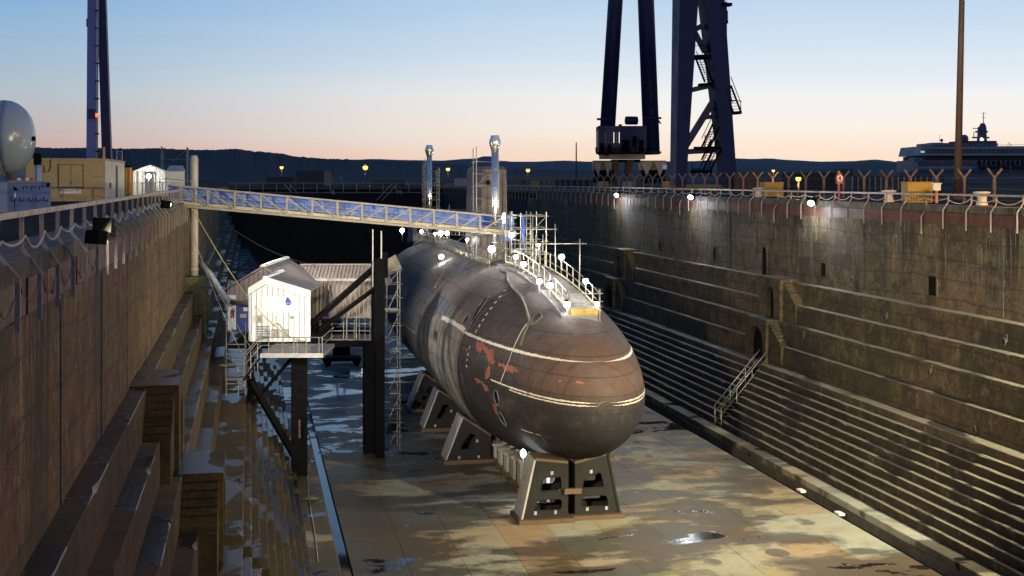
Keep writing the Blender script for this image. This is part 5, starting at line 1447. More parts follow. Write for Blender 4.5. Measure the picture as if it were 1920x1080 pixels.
t = thing('hook_container', 'pale blue steel container with two rows of black hooks', 'container', (*ground(48, 50), QZ))
a, b_ = gv(15, 50, 0), gv(95, 50, 0)
mm = MB(); mm.hexa([(a.x, a.y, QZ), (b_.x, b_.y, QZ), (b_.x - .40, b_.y + 2.4, QZ), (a.x, a.y + 2.4, QZ), (a.x, a.y, 15.44), (b_.x, b_.y, 15.46), (b_.x - .40, b_.y + 2.4, 15.46), (a.x, a.y + 2.4, 15.44)]); mm.build('container_body', M['hookbox'], t)
mm = MB(); mm.hexa([(a.x - 1.6, a.y - .25, QZ), (a.x - .005, a.y - .04, QZ), (a.x - .005, a.y + 2.4, QZ), (a.x - 1.6, a.y + 2.4, QZ), (a.x - 1.6, a.y - .25, 15.40), (a.x - .005, a.y - .04, 15.40), (a.x - .005, a.y + 2.4, 15.40), (a.x - 1.6, a.y + 2.4, 15.4)]); mm.build('end_section', M['hookbox'], t)
mm = MB(); mm.bar((a.x, a.y - .03, 15.42), (b_.x, b_.y - .03, 15.44), .05, .06); mm.build('top_flange', M['greyp'], t)
for k, px in enumerate((46, 61, 76)):
    q = pw(px, 350, 49.96); mm = MB(); mm.tube([q + V((-.04, -.03, -.12)), q + V((-.04, -.03, 0)), q + V((.06, -.04, .02)), q + V((.12, -.08, -.04))], .018, 5); mm.build('hook', M['black'], t)
for k, px in enumerate((25, 41, 58, 72, 86)):
    q = pw(px, 374, 49.96); mm = MB(); mm.tube([q + V((-.07, -.03, .1)), q + V((-.07, -.03, -.04)), q + V((0, -.07, -.08)), q + V((.07, -.07, -.03)), q + V((.08, -.07, .03))], .018, 5); mm.build('hook', M['black'], t)
mm = MB(); q = pw(28, 352, 49.9); mm.add([q + V((-.06, 0, .09)), q + V((.14, 0, -.1)), q + V((-.05, 0, -.1))], [(0, 1, 2)]); mm.build('black_pennant', M['black'], t)
mm = MB(); q = pw(90, 347, 49.9); mm.box(q.x - .06, q.x + .06, q.y - .02, q.y, q.z - .08, q.z + .08); mm.build('black_plate', M['black'], t)
mm = MB(); q = pw(28, 366, 49.9); mm.tube([q + V((0, 0, .1)), q - V((0, 0, .1))], .03, 5); mm.build('white_tag', M['white'], t)
mm = MB(); q = pw(27.5, 375, 49.9); mm.tube([q + V((0, 0, .3)), q - V((0, 0, .55))], .014, 5); mm.build('hanging_strap', M['black'], t)
q = pw(44, 337, 51); t = thing('red_white_board', 'red and white striped warning board on top of the pale blue container', 'board', (q.x, q.y, 15.44))
for k in range(5): mm = MB(); mm.box(q.x - .38 + .15 * k, q.x - .232 + .15 * k, q.y - .03, q.y + .03, 15.47, 15.57); mm.build('stripe_segment', M['redp'] if k % 2 == 0 else M['canvas'], t)
q = pw(16, 333, 51); t = thing('cable_reel', 'small dark cable reel on the container top under the tank', 'reel', (q.x, q.y, 15.42))
mm = MB(); mm.lathe([(.13, -.1), (.13, .1)], (q.x, q.y, 15.6), 14, 'y'); mm.build('drum', M['cable'], t)
# tan site cabin
cx0, cx1, cy0, cy1, cz0, cz1 = -12.6, -8.24, 79.15, 91.0, QZ, 16.74
t = thing('site_cabin', 'tan site cabin with closed double shutters above a red lettered sign', 'cabin', (-10.4, 85, QZ))
mm = MB(); mm.box(cx0, cx1, cy0, cy1, cz0, cz1 - .1); mm.build('cabin_body', M['cabin'], t)
mm = MB(); mm.box(cx0 - .06, cx1 + .06, cy0 - .06, cy1 + .06, cz1 - .098, cz1); mm.build('roof', M['cabin'], t)
mm = MB(); mm.box(cx1 + .002, cx1 + .02, cy0 + .05, cy1 - .05, cz0 + .05, cz1 - .12); mm.build('side_cladding', M['cabin2'], t)
def cab(px, py): return pY(px, py, cy0 - .02)
a, b_ = cab(111, 350.5), cab(155, 309.5); mid = (a.x + b_.x) / 2
for x0, x1 in ((a.x, mid - .01), (mid + .01, b_.x)): mm = MB(); mm.box(x0, x1, cy0 - .05, cy0 - .004, a.z, b_.z); mm.build('shutter', M['cabin'], t)
mm = MB(); mm.box(a.x - .06, b_.x + .06, cy0 - .07, cy0 - .003, a.z - .06, a.z - .005); mm.build('shutter_sill', M['timber'], t)
for xx0, xx1, zz0, zz1 in ((a.x - .05, a.x - .01, a.z - .03, b_.z + .05), (b_.x + .01, b_.x + .05, a.z - .03, b_.z + .05), (a.x - .05, b_.x + .05, b_.z + .012, b_.z + .05), (mid - .008, mid + .008, a.z, b_.z)):
    mm = MB(); mm.box(xx0, xx1, cy0 - .062, cy0 - .003, zz0, zz1); mm.build('shutter_frame', M['timber'], t)
for px in (131, 134): q = cab(px, 343); mm = MB(); mm.box(q.x - .02, q.x + .02, cy0 - .075, cy0 - .05, q.z - .02, q.z + .04); mm.build('shutter_catch', M['black'], t)
a, b_ = cab(113, 363), cab(152, 351.8)
mm = MB(); mm.box(a.x, b_.x, cy0 - .045, cy0 - .004, a.z, b_.z - .06); sg = mm.build('cabin_sign', M['canvas'], t)
put_text('lettering', 'Wernick', .22, M['redp'], sg, V(((a.x + b_.x) / 2 - .25, cy0 - .05, b_.z - .16)), (1, 0, 0), (0, 0, 1), (0, -1, 0), .003, 1.05)
put_text('lettering', '0800', .13, M['redp'], sg, V((b_.x - .22, cy0 - .05, b_.z - .13)), (1, 0, 0), (0, 0, 1), (0, -1, 0), .003, 1.2)
put_text('lettering', '112', .10, M['redp'], sg, V((b_.x - .22, cy0 - .05, b_.z - .24)), (1, 0, 0), (0, 0, 1), (0, -1, 0), .003, 1.2)
q = pX(219, 334, cx1 + .02); mm = MB(); mm.box(cx1 + .02, cx1 + .05, q.y - .7, q.y + .35, cz0 + .1, cz1 - .35); mm.build('door', M['mossy'], t)
q = pX(206, 348, cx1 + .02); mm = MB(); mm.box(cx1 + .02, cx1 + .1, q.y - .2, q.y + .2, q.z - .18, q.z + .18); mm.build('hose_reel', M['redp'], t)
q = cab(86, 313); mm = MB(); mm.tube([q + V((-.1, -.02, .1)), q + V((-.05, -.05, -.3)), q + V((.2, -.05, -.25)), q + V((.28, -.03, .1)), q + V((.25, -.02, .6))], .025, 5); mm.build('hanging_cable', M['cable'], t)
q = pw(195, 290, 77.5); mm = MB(); mm.box(q.x - .06, q.x + .06, q.y - .05, q.y + .05, cz1, cz1 + .7); mm.build('corner_post', M['cabin'], t)
q = pw(224, 286, 86); t = thing('roof_ladder', 'short ladder standing on the cabin roof edge', 'ladder', (q.x, q.y, 16.74))
for dx in (-.17, .17): mm = MB(); mm.tube([(q.x + dx, q.y, 16.74), (q.x + dx, q.y, 17.45)], .025, 5); mm.build('ladder_side', M['galv'], t)
for k in range(4): mm = MB(); mm.tube([(q.x - .17, q.y, 16.8 + .19 * k), (q.x + .17, q.y, 16.8 + .19 * k)], .018, 5); mm.build('ladder_rung', M['galv'], t)
t = thing('back_roof', 'low corrugated roof of the hut behind the tan cabin', 'hut', (-15, 98, QZ)); mm = MB(); mm.hexa([(-20, 96, QZ), (-13.2, 96, QZ), (-13.2, 102, QZ), (-20, 102, QZ), (-20, 96, 17.2), (-13.2, 96, 16.9), (-13.2, 102, 16.9), (-20, 102, 17.4)]); mm.build('hut_body', M['greyp'], t)
for px, mt, lb in ((236.5, 'yellow', 'tall yellow bin between the cabin and the white tent'), (243.5, 'orange', 'tall orange bin beside the yellow bin near the tent')):
    q = gv(px, 93, 0); t = thing('bin', lb, 'bin', (q.x, q.y, QZ)); mm = MB(); mm.lathe([(.14, 0), (.15, .1), (.16, 2.05), (.13, 2.15)], (q.x, q.y, QZ), 12); mm.build('bin_body', M[mt], t)
    mm = MB(); mm.lathe([(.165, 0), (.165, .08), (.1, .12)], (q.x, q.y, QZ + 2.13), 12); mm.build('lid', M['black'], t)
# tent with lamp
a, b_ = gv(248, 100, 0), gv(312, 100, 0); t = thing('site_tent', 'white gabled canvas tent lit from inside behind the left railing', 'tent', ((a.x + b_.x) / 2, a.y, QZ))
ze, zr = EYE + 15.5 * 100 / F_PX, EYE + 27.5 * 100 / F_PX; xm = (a.x + b_.x) / 2; dY = 4.0
for px in (249, 259, 269, 289, 300, 311):
    q = gv(px, 100, 0); mm = MB(); mm.tube([(q.x, q.y, QZ), (q.x, q.y, ze)], .03, 5); mm.build('tent_pole', M['galv'], t)
mm = MB(); mm.add([(a.x, a.y, QZ), (a.x + .9, a.y, QZ), (a.x + .9, a.y, ze), (a.x, a.y, ze)], [(0, 1, 2, 3)]); mm.add([(b_.x - .8, a.y, QZ), (b_.x, a.y, QZ), (b_.x, a.y, ze), (b_.x - .8, a.y, ze)], [(0, 1, 2, 3)])
mm.add([(a.x, a.y, ze), (b_.x, a.y, ze), (xm, a.y, zr)], [(0, 1, 2)]); mm.build('front_canvas', M['canvas'], t)
mm = MB(); mm.add([(a.x, a.y + dY, QZ), (b_.x, a.y + dY, QZ), (b_.x, a.y + dY, ze), (xm, a.y + dY, zr), (a.x, a.y + dY, ze)], [(0, 1, 2, 3, 4)]); mm.build('back_canvas', M['canvas'], t)
for s, x in ((0, a.x), (1, b_.x)):
    mm = MB(); mm.add([(x, a.y - .15, ze), (xm, a.y - .15, zr + .02), (xm, a.y + dY, zr + .02), (x, a.y + dY, ze)], [(0, 1, 2, 3)]); mm.build('roof_canvas', M['canvas'], t)
p = pw(279, 330.5, 99.4); deck_lamp(p, 'bright white lamp at the tent opening on the left quay', 420, .19, post=1.0)
a, b_ = gv(313, 98, 0), gv(344, 98, 0); t = thing('shelter', 'small pale translucent shelter beside the tent', 'shelter', (a.x, a.y, QZ)); z0, z1, z2 = QZ, EYE + 16 * 98 / F_PX, EYE + 27 * 98 / F_PX
mm = MB(); mm.hexa([(a.x, a.y, z0), (b_.x, a.y, z0), (b_.x, a.y + 2, z0), (a.x, a.y + 2, z0), (a.x, a.y, z1), (b_.x, a.y, z1), (b_.x, a.y + 2, z1), (a.x, a.y + 2, z1)]); mm.build('shelter_body', M['canvas'], t)
mm = MB(); mm.hexa([(a.x - .05, a.y - .1, z1 + .005), (b_.x + .05, a.y - .1, z1 + .005), (b_.x + .05, a.y + 2, z1 + .005), (a.x - .05, a.y + 2, z1 + .005), (a.x + .12, a.y + .9, z2), (b_.x - .12, a.y + .9, z2), (b_.x - .12, a.y + 1, z2), (a.x + .12, a.y + 1, z2)]); mm.build('shelter_roof', M['greyp'], t)
t = thing('barrier_fence', 'row of mesh barrier panels in front of the tent at the gangway head', 'fence', (*ground(295, 92), QZ))
for k in range(5):
    a, b_ = gv(248 + 19 * k, 92, 0), gv(266 + 19 * k, 92, 0)
    mm = MB(); mm.tube([(a.x, a.y, QZ), (a.x, a.y, QZ + 1.05), (b_.x, b_.y, QZ + 1.05), (b_.x, b_.y, QZ), (a.x, a.y, QZ + .1)], .025, 5, False)
    f_ = mm.build('barrier_frame', M['galv'], t)
    for q in range(1, 8): mm = MB(); c = a.lerp(b_, q / 8); mm.tube([(c.x, c.y, QZ + .1), (c.x, c.y, QZ + 1.05)], .009, 4); mm.build('barrier_wire', M['galv'], f_)
p = gv(328, 150, 0); scaffold('staging_tower', 'dark scaffold staging tower far behind the tent with top guard rail', (p.x, p.y), 2.8, 2.6, QZ, 18.9, 4, 'galvd', (3,), .07, over=.5)
# floodlights clamped to the left railing
floodlight(pw(197, 425, 26.5), V((2.6, 69, 7.9)), 'uppermost black floodlight head of the dark cluster on the left railing', 24000, (1, .97, .92), 'lampcool', .30, 23, .8, pw(178, 408, 29.5), lit=True)
q = pw(205, 434, 29.5); floodlight(q, V((11.5, 80, 7.5)), 'middle black floodlight head of the dark cluster on the left railing', 48000, (1, .93, .82), 'lampcool', .26, 32, .8, pw(196, 412, 31.5))
q = pw(190, 446, 25.4); fl = floodlight(q, V((33, 74, 7)), 'lowest black floodlight head of the dark cluster on the left railing', 66000, (1, .82, .50), 'lampcool', .26, 54, .9, pw(183, 420, 29.0))
floodlight(pw(317, 384, 50), V((33, 67, 9.5)), 'lit floodlight on the left railing near the gangway turned towards the bow', 11000, (1, .86, .60), 'lampcool', .30, 72, 1.0, pw(300, 374, 57.5))

# ------------------------------------------------------------------ gantry crane straddling the dock
cr = thing('gantry_crane', 'huge dark blue gantry crane legs standing on both sides of the dock', 'gantry crane', (52, 165, QZ))
def taper(mm, p, q, a, b_, dp):
    """box leg from p to q; a, b_: half widths at the foot and the head (x, y)"""
    (ax, ay), (bx, by) = a, b_
    mm.hexa([p + V((-ax, -ay, 0)), p + V((ax, -ay, 0)), p + V((ax, ay, 0)), p + V((-ax, ay, 0)), q + V((-bx, -by, 0)), q + V((bx, -by, 0)), q + V((bx, by, 0)), q + V((-bx, by, 0))]); return mm
def up_to(px0, py0, px1, py1, w, zt):
    """foot and head of a leg whose axis passes two pixels at depth w, carried on to height zt"""
    p, q = pw(px0, py0, w), pw(px1, py1, w); k = (zt - p.z) / (q.z - p.z); return p, p + (q - p) * k
ZT = 62.0
wA = 152.0
for (x0, x1, xt, a, b_, mt) in ((1271, 351, 1285, (.62, 1.1), (1.75, 1.6), 'crane'), (1366, 351, 1333, (.68, 1.1), (1.75, 1.6), 'crane')):
    p, q = up_to(x0, x1, xt, 0, wA, ZT); mm = MB(); taper(mm, p, q, a, b_, 0); mm.build('leg', M[mt], cr)
def cb(a, b_, w, h=None, mat='crane', name='brace', dw=0): mm = MB(); mm.bar(pw(*a, wA + dw), pw(*b_, wA + dw), w, h); return mm.build(name, M[mat], cr)
cb((1281, 285), (1350, 281), .7, .6); cb((1284, 276), (1336, 192), .75, .75); cb((1318, 221), (1345, 217), .5, .5); cb((1291, 170), (1335, 160), .6, .55); cb((1302, 60), (1322, 98), .6, .6); cb((1303, 55), (1316, 49), .6, .6)
cb((1302, 278), (1349, 278), 1.6, .35, 'black', 'stair_landing'); cb((1310, 160), (1333, 158), 1.4, .35, 'black', 'stair_landing'); cb((1298, 108), (1324, 107), 1.5, .5, 'black', 'stair_landing'); cb((1364, 213), (1389, 211), 1.4, .35, 'black', 'stair_landing'); cb((1352, 42), (1364, 42), 1.2, .3, 'black', 'stair_landing')
def flight(a, b_, w=.9, n=9):
    p, q = pw(*a, wA - 1), pw(*b_, wA - 1); side = xr * (w * .5)
    for s in (-1, 1):
        mm = MB(); mm.bar(p + side * s, q + side * s, .1, .22); mm.build('stair_string', M['black'], cr)
        mm = MB(); mm.tube([p + side * s + V((0, 0, 1.0)), q + side * s + V((0, 0, 1.0))], .05, 4); mm.build('stair_rail', M['black'], cr)
    for k in range(1, n): c = p.lerp(q, k / n); mm = MB(); mm.bar(c - side, c + side, .2, .05); mm.build('stair_tread', M['black'], cr)
flight((1320, 330), (1343, 283)); flight((1323, 276), (1344, 232)); flight((1329, 154), (1313, 112)); flight((1382, 210), (1363, 160)); flight((1322, 300), (1340, 262), .8)
for (pts, w) in (([(1300, 107), (1300, 86), (1322, 86)], 0), ([(1366, 211), (1366, 190)], 0), ([(1389, 211), (1389, 189), (1366, 189)], 0), ([(1322, 276), (1322, 253), (1330, 253)], 0), ([(1298, 331), (1298, 303), (1332, 303), (1332, 331)], 0), ([(1298, 317), (1332, 317)], 0), ([(1364, 42), (1364, 20)], 0), ([(1357, 48), (1357, 2), (1362, 2)], 0)):
    mm = MB(); mm.tube([pw(*q, wA - 1) for q in pts], .06, 4); mm.build('landing_rail', M['black'], cr)
cb((1296, 322), (1334, 322), 1.4, .4, 'black', 'stair_landing')
mm = MB(); q = pw(1361, 10, wA - 1); mm.box(q.x - .5, q.x + .6, q.y - .5, q.y + .5, q.z - .1, q.z + .25); mm.build('lamp_platform', M['black'], cr)
cb((1358, 4), (1358, 355), .5, .5, 'crane', 'stair_mast', 2.5)
mm = MB(); a, b_ = pw(1260, 358, wA), pw(1378, 358, wA); mm.box(a.x, b_.x, a.y - 1.2, a.y + 1.4, QZ, EYE - 11 * wA / F_PX); mm.build('yellow_sill', M['yellow'], cr)
mm = MB(); mm.box(a.x + .4, b_.x - .3, a.y - 1.0, a.y + 1.2, EYE - 11 * wA / F_PX, EYE - 9.5 * wA / F_PX); mm.build('sill_cap', M['greyp'], cr)
wB = 183.0
for (x0, y0, xt, r0, r1) in ((1136, 292, 1154, 1.08, 1.0), (1222, 290, 1211, 1.15, 1.15)):
    p, q = up_to(x0, y0, xt, 0, wB, ZT); mm = MB(); mm.tube([p, q], [r0, r1], 20); mm.build('round_leg', M['crane'], cr)
    for z in (.2, 5): mm = MB(); mm.lathe([(r0 + .2, 0), (r0 + .2, .25)], p + V((0, 0, z)), 20); mm.build('leg_flange', M['crane'], cr)
def cw(a, b_, w, h=None, mat='crane', name='brace', dw=0): mm = MB(); mm.bar(pw(*a, wB + dw), pw(*b_, wB + dw), w, h); return mm.build(name, M[mat], cr)
def face(name, x0, x1, y0, y1, d, mat, dw=0):
    p, q = pw(x0, y1, wB + dw), pw(x1, y0, wB + dw); c = [V((p.x, p.y, p.z)), V((q.x, q.y, p.z))]; h = V((0, 0, q.z - p.z)); mm = MB()
    mm.hexa([c[0], c[1], c[1] + fd * d, c[0] + fd * d, c[0] + h, c[1] + h, c[1] + fd * d + h, c[0] + fd * d + h]); return mm.build(name, M[mat], cr)
mh = face('machinery_house', 1122, 1213, 236, 288, 5, 'crane', -2)
for px in (1135, 1151, 1156, 1161): mm = MB(); q = pw(px, 258, wB - 2.06); mm.bar(q + V((0, 0, .75)), q - V((0, 0, .75)), .2, .06, xr); mm.build('lit_slot_window', M['winlit'] if px in (1151, 1161) else M['greyp'], mh)
face('pale_sill', 1126, 1210, 289, 298, 3, 'greyp', -1); face('walkway_edge', 1118, 1214, 285, 288.5, 1, 'black', -3)
q = pw(1184, 226, wB + 1); mm = MB(); mm.lathe([(.01, -.95), (.55, -.85), (.6, -.7), (.6, .7), (.55, .85), (.01, .95)], q, 14, 'x'); mm.build('vent_drum', M['crane'], cr)
mm = MB(); mm.tube([pw(1163, 236, wB), pw(1163, 233, wB)], .25, 8); mm.build('vent_stub', M['black'], cr)
for x0, x1 in ((1113, 1148), (1201, 1249)):
    bg = face('bogie', x0, x1, 301, 318, 3, 'wornyellow', -1); xm_ = (x0 + x1) / 2
    for (a, b_, c_) in ((x0, (x0 + xm_) / 2, xm_ - 3), (xm_ + 3, (x1 + xm_) / 2, x1)):
        p, q, o_ = pw(a, 304, wB - 1.2), pw(c_, 304, wB - 1.2), pw(b_, 331, wB - 1.2); mm = MB()
        mm.add([p, q, o_, p + fd * .15, q + fd * .15, o_ + fd * .15], [(0, 1, 2), (5, 4, 3), (0, 3, 4, 1), (1, 4, 5, 2), (2, 5, 3, 0)]); mm.build('equaliser_plate', M['greyp'], bg)
    for k in range(3):
        q = pw(x0 + (x1 - x0) * (k + .5) / 3, 338, wB - .8); mm = MB(); mm.lathe([(.5, -.2), (.5, .2)], q, 12, 'y'); mm.build('wheel', M['black'], bg)
    face('wheel_frame', x0 + 2, x1 - 2, 319, 334, 2.2, 'black', -.2)
for x0, x1, dx in ((1152, 1160, 4), (1180, 1190, -6)):
    mm = MB(); p, q = pw(x0, 300, wB), pw(x0 + dx, 346, wB); taper(mm, q, p, (.25, .5), (.45, .6), 0); mm.build('bogie_strut', M['rust'], cr)
face('cross_beam', 1148, 1201, 299, 304, 2, 'black', 0)
for (x0, x1, y0, y1) in ((1126, 1132, 268, 286), (1140, 1146, 271, 287), (1166, 1180, 262, 286), (1186, 1194, 255, 275), (1198, 1206, 262, 284)):
    face('equipment_box', x0, x1, y0, y1, .5, 'black', -2.6)
for y in (278, 282): mm = MB(); mm.tube([pw(1118, y, wB - 3.2), pw(1214, y, wB - 3.2)], .05, 4); mm.build('walkway_rail', M['black'], cr)
for k in range(14): mm = MB(); mm.tube([pw(1118 + 7.3 * k, 276, wB - 3.2), pw(1118 + 7.3 * k, 287, wB - 3.2)], .04, 4); mm.build('walkway_post', M['black'], cr)
for x0, x1 in ((1121, 1134), (1134, 1141), (1169, 1184), (1184, 1191), (1243, 1260)): face('buffer_block', x0, x1, 340, 353, 1.5, 'yellow' if x0 in (1134, 1184, 1243) else 'greyp', -1.5)
mm = MB(); q = pw(1246, 313, wB - 1.2); mm.box(q.x - .3, q.x + .3, q.y - .1, q.y, q.z - .3, q.z + .3); mm.build('number_plate', M['white'], cr)
for (a, b_) in (((1118, 245), (1124, 236)), ((1239, 232), (1233, 224)), ((1118, 285), (1118, 276))): cw(a, b_, .2, .2, 'black', 'cable_arm', -3)
# left pair of legs
wC = 150.0
p, q = up_to(172, 300, 174, 0, wC, ZT); p.z = QZ; mm = MB(); taper(mm, p, q, (.52, .9), (.5, .8), 0); mm.build('leg', M['crane_lit'], cr)
p, q = up_to(203, 303, 192, 0, wC + 6, ZT); p.z = QZ; mm = MB(); taper(mm, p, q, (.52, .9), (.45, .8), 0); mm.build('leg', M['crane'], cr)
mm = MB(); mm.tube([pw(182, 300, wC - 1), pw(184, 0, wC - 1)], .10, 6); mm.build('conduit', M['greyp'], cr)
for py in range(20, 300, 33): mm = MB(); q = pw(182.5, py, wC - 1); mm.box(q.x - .22, q.x + .2, q.y - .1, q.y + .1, q.z - .08, q.z + .08); mm.build('conduit_clip', M['black'], cr)
mm = MB(); q = pw(174, 213, wC - 1.3); mm.box(q.x - .4, q.x + .35, q.y - .5, q.y, q.z - .55, q.z + .5); mm.build('camera_bracket', M['crane'], cr)
mm = MB(); q = pw(181.5, 216, wC - 2); mm.box(q.x - .12, q.x + .16, q.y - .2, q.y, q.z - .2, q.z + .2); mm.build('red_lamp', M['lampred'], cr)
for (px, py, ww) in ((164.5, 43, wC), (185.5, 63, wC + 6)): mm = MB(); q = pw(px, py, ww); mm.box(q.x - .12, q.x + .12, q.y - .4, q.y + .4, q.z - .45, q.z + .45); mm.build('side_box', M['black'], cr)
mm = MB(); mm.box(-26, 64, 150, 156, ZT - .5, ZT + 7); mm.build('main_girder', M['crane'], cr); mm = MB(); mm.box(-26, 64, 172, 178, ZT - .5, ZT + 7); mm.build('main_girder', M['crane'], cr)

# ------------------------------------------------------------------ right quay
lm = thing('light_mast', 'tall tapering brown lighting mast rising out of frame at the right', 'mast', pw(1795, 362, 78)); a, b_ = pw(1795, 366, 78), pw(1803.5, 0, 78); a.z = QZ
mm = MB(); mm.tube([V((a.x, a.y, QZ)), b_, b_ + (b_ - a) * .8], [.225, .165, .10], 18); mm.build('mast_shaft', M['mast'], lm)
q = a + (b_ - a) * 1.8; mm = MB(); mm.lathe([(.9, 0), (.9, .3), (.3, .6)], q, 14); mm.build('lamp_crown', M['black'], lm)
mm = MB(); q = pw(1796, 360, 77.6); mm.lathe([(.34, 0), (.34, .25)], (a.x, a.y, QZ), 16); mm.build('base_flange', M['mast'], lm)
# quay floodlights slung under the right railing
for k, (px, py, w) in enumerate(((1158, 366, 119), (1296, 370, 99), (1527, 381, 77.8))):
    p = pw(px, py, w); p.x = min(p.x, XR - .35)
    t = floodlight(p, p + V((-9, -7, -4.5)), ('farthest', 'middle', 'nearest')[k] + ' white floodlight slung under the right dock railing', 2400, COOL, 'lampcool', .42, 150, .5, p + V((.3, .2, .45)))
    lamp('POINT', t, p + V((-.7, .1, -.7)), COOL, 240, .2)
for (yy, col, pwr, lb) in ((41.0, (1, .93, .74), 30000, 'fourth white floodlight under the right railing beyond the frame'), (19.0, (1, .93, .52), 105000, 'fifth yellowish floodlight under the right railing beyond the frame')):
    p = V((XR - .4, yy, 14.6)); floodlight(p, V((20, yy + 26, 0)), lb, pwr, col, 'lampcool', .5, 86, .7, p + V((.4, .2, .3)))
# security fence with cranked posts
fn = thing('security_fence', 'chain link security fence with cranked concrete posts along the right quay', 'fence', (44, 110, QZ))
fx_ = 39.4
yy = 64.0; k = 0
while yy < 225:
    zt_ = EYE - (5 if yy < 110 else 4) * (yy * .98 + 7.6) / F_PX; zt_ = 15.6
    mm = MB(); mm.bar((fx_, yy, QZ), (fx_, yy, zt_ + .1), .13, .13); mm.build('fence_post', M['fence'], fn)
    for s in (-1, 1):
        mm = MB(); mm.bar((fx_, yy, zt_), (fx_ + .02 + s * .42, yy, zt_ + .5), .09, .09); mm.build('cranked_arm', M['fence'], fn)
    yy += 3.05
for z in (15.6, 15.0, 14.4): mm = MB(); mm.bar((fx_ - .05, 60, z), (fx_ - .05, 225, z), .015); mm.build('line_wire', M['chain'], fn)
mm = MB(); mm.add([(fx_ + .03, 60, QZ), (fx_ + .03, 225, QZ), (fx_ + .03, 225, 15.6), (fx_ + .03, 60, 15.6)], [(0, 1, 2, 3)]); mm.build('chain_link', M['net'], fn)
# bollards lit by the sodium lamps
for k, (px, w, lb) in enumerate(((1655, 70.5, 'flared pale orange mooring bollard beside the right railing'), (1822, 61.5, 'nearest flared orange lit bollard at the right railing'), (1422, 91, 'small pink lit bollard near the yellow skip on the right quay'))):
    q = gv(px, w, QZ); q.x = max(q.x, XR + .75); t = thing('bollard', lb, 'bollard', q); mm = MB()
    mm.lathe([(.30, 0), (.26, .1), (.22, .25), (.22, .42), (.28, .55), (.40, .62), (.40, .68), (.2, .70)], q, 14); mm.build('bollard_body', M['column'], t)
    mm = MB(); mm.lathe([(.45, 0), (.45, .05)], q, 14); mm.build('base_plate', M['rust'], t)
# lifebuoy stand
q = gv(1564, 73, QZ); q.x += .3; t = thing('lifebuoy_stand', 'red lifebuoy housing on a post behind the right railing', 'lifebuoy', q)
mm = MB(); mm.bar(q, q + V((0, 0, 1.0)), .07); mm.build('post', M['redp'], t)
mm = MB(); hz_ = QZ + 1.32; o_ = [(.17 * (1 if i in (0, 1, 2) else -1) * (1 if i not in (1, 4) else 1.25), z) for i, z in enumerate((-.33, 0, .26, .26, 0, -.33))]
pl = rounded([(-.19, -.30), (.19, -.30), (.22, .1), (.10, .32), (-.10, .32), (-.22, .1)], .06); mm.plate(pl, [], lambda u, v, d: V((q.x + u, q.y - d, hz_ + v)), .08); mm.build('housing', M['redp'], t)
mm = MB(); mm.tube([(q.x + .13 * cos(2 * pi * k / 14), q.y - .1, hz_ + .17 * sin(2 * pi * k / 14)) for k in range(15)], .045, 6, False); mm.build('buoy_ring', M['canvas'], t)
q = gv(1538, 76, QZ); q.x = XR + .6; t = thing('marker_post', 'thin pink marker post behind the right railing', 'post', q); mm = MB(); mm.tube([q, q + V((0, 0, 1.75))], .05, 6); mm.build('post_shaft', M['column'], t)
# yellow grit box, orange control box on stand, skip, huts
def qbox(name, label, cat, px0, px1, py0, w, d, mat, zb=QZ, roof=None, py1=None):
    a, b_ = gv(px0, w, 0), gv(px1, w, 0); zt_ = EYE + (HZ - py0) * w / F_PX; zb = zb if py1 is None else EYE + (HZ - py1) * w / F_PX
    t = thing(name, label, cat, ((a.x + b_.x) / 2, a.y, zb)); mm = MB(); mm.hexa([a + V((0, 0, zb)), b_ + V((0, 0, zb)), b_ + fd * d + V((0, 0, zb)), a + fd * d + V((0, 0, zb)), a + V((0, 0, zt_)), b_ + V((0, 0, zt_)), b_ + fd * d + V((0, 0, zt_)), a + fd * d + V((0, 0, zt_))]); mm.build('body', M[mat], t)
    mm = MB(); mm.hexa([a + V((-.05, -.05, zt_)), b_ + V((.05, -.05, zt_)), b_ + fd * d + V((.05, 0, zt_)), a + fd * d + V((-.05, 0, zt_)), a + V((-.05, -.05, zt_ + .06)), b_ + V((.05, -.05, zt_ + .06)), b_ + fd * d + V((.05, 0, zt_ + .06)), a + fd * d + V((-.05, 0, zt_ + .06))]); mm.build('lid', M[roof or mat], t)
    return t, a, b_, zt_
t, a, b_, zt_ = qbox('ribbed_skip', 'yellow ribbed skip standing behind the right railing', 'skip', 1702, 1748, 343, 71, 1.2, 'yellow')
for k in range(9): c = a.lerp(b_, (k + .5) / 9); mm = MB(); mm.bar(c + V((0, -.05, QZ + .05)) - fd * .04, c + V((0, -.05, QZ + .62)) - fd * .04, .06); mm.build('rib', M['yellow'], t)
t, a, b_, zt_ = qbox('control_box', 'orange lit control box on a stand beside the ribbed skip', 'box', 1751, 1764, 345, 70, .3, 'canvas', py1=357)
mm = MB(); c = a.lerp(b_, .5); mm.bar((c.x, c.y + .1, QZ), (c.x, c.y + .1, EYE - 20 * 70 / F_PX), .12); mm.build('stand', M['orange'], t)
t, a, b_, zt_ = qbox('open_skip', 'orange yellow open skip left of the bright sodium lamp', 'skip', 1434, 1469, 343, 96, 2.0, 'yellow')
qbox('brown_hut', 'brown hut behind the fence right of the crane base', 'hut', 1377, 1430, 325, 150, 6, 'brownhut')
qbox('dark_store', 'long dark store building behind the fence', 'store', 1466, 1600, 325, 190, 10, 'dark')
qbox('dark_store', 'dark box hut with flat roof left of the red lifebuoy stand', 'store', 1578, 1598, 318, 185, 5, 'dark')
t, a, b_, zt_ = qbox('container_row', 'row of dark grey containers behind the fence below the ship', 'containers', 1598, 1770, 331, 150, 5, 'dark')
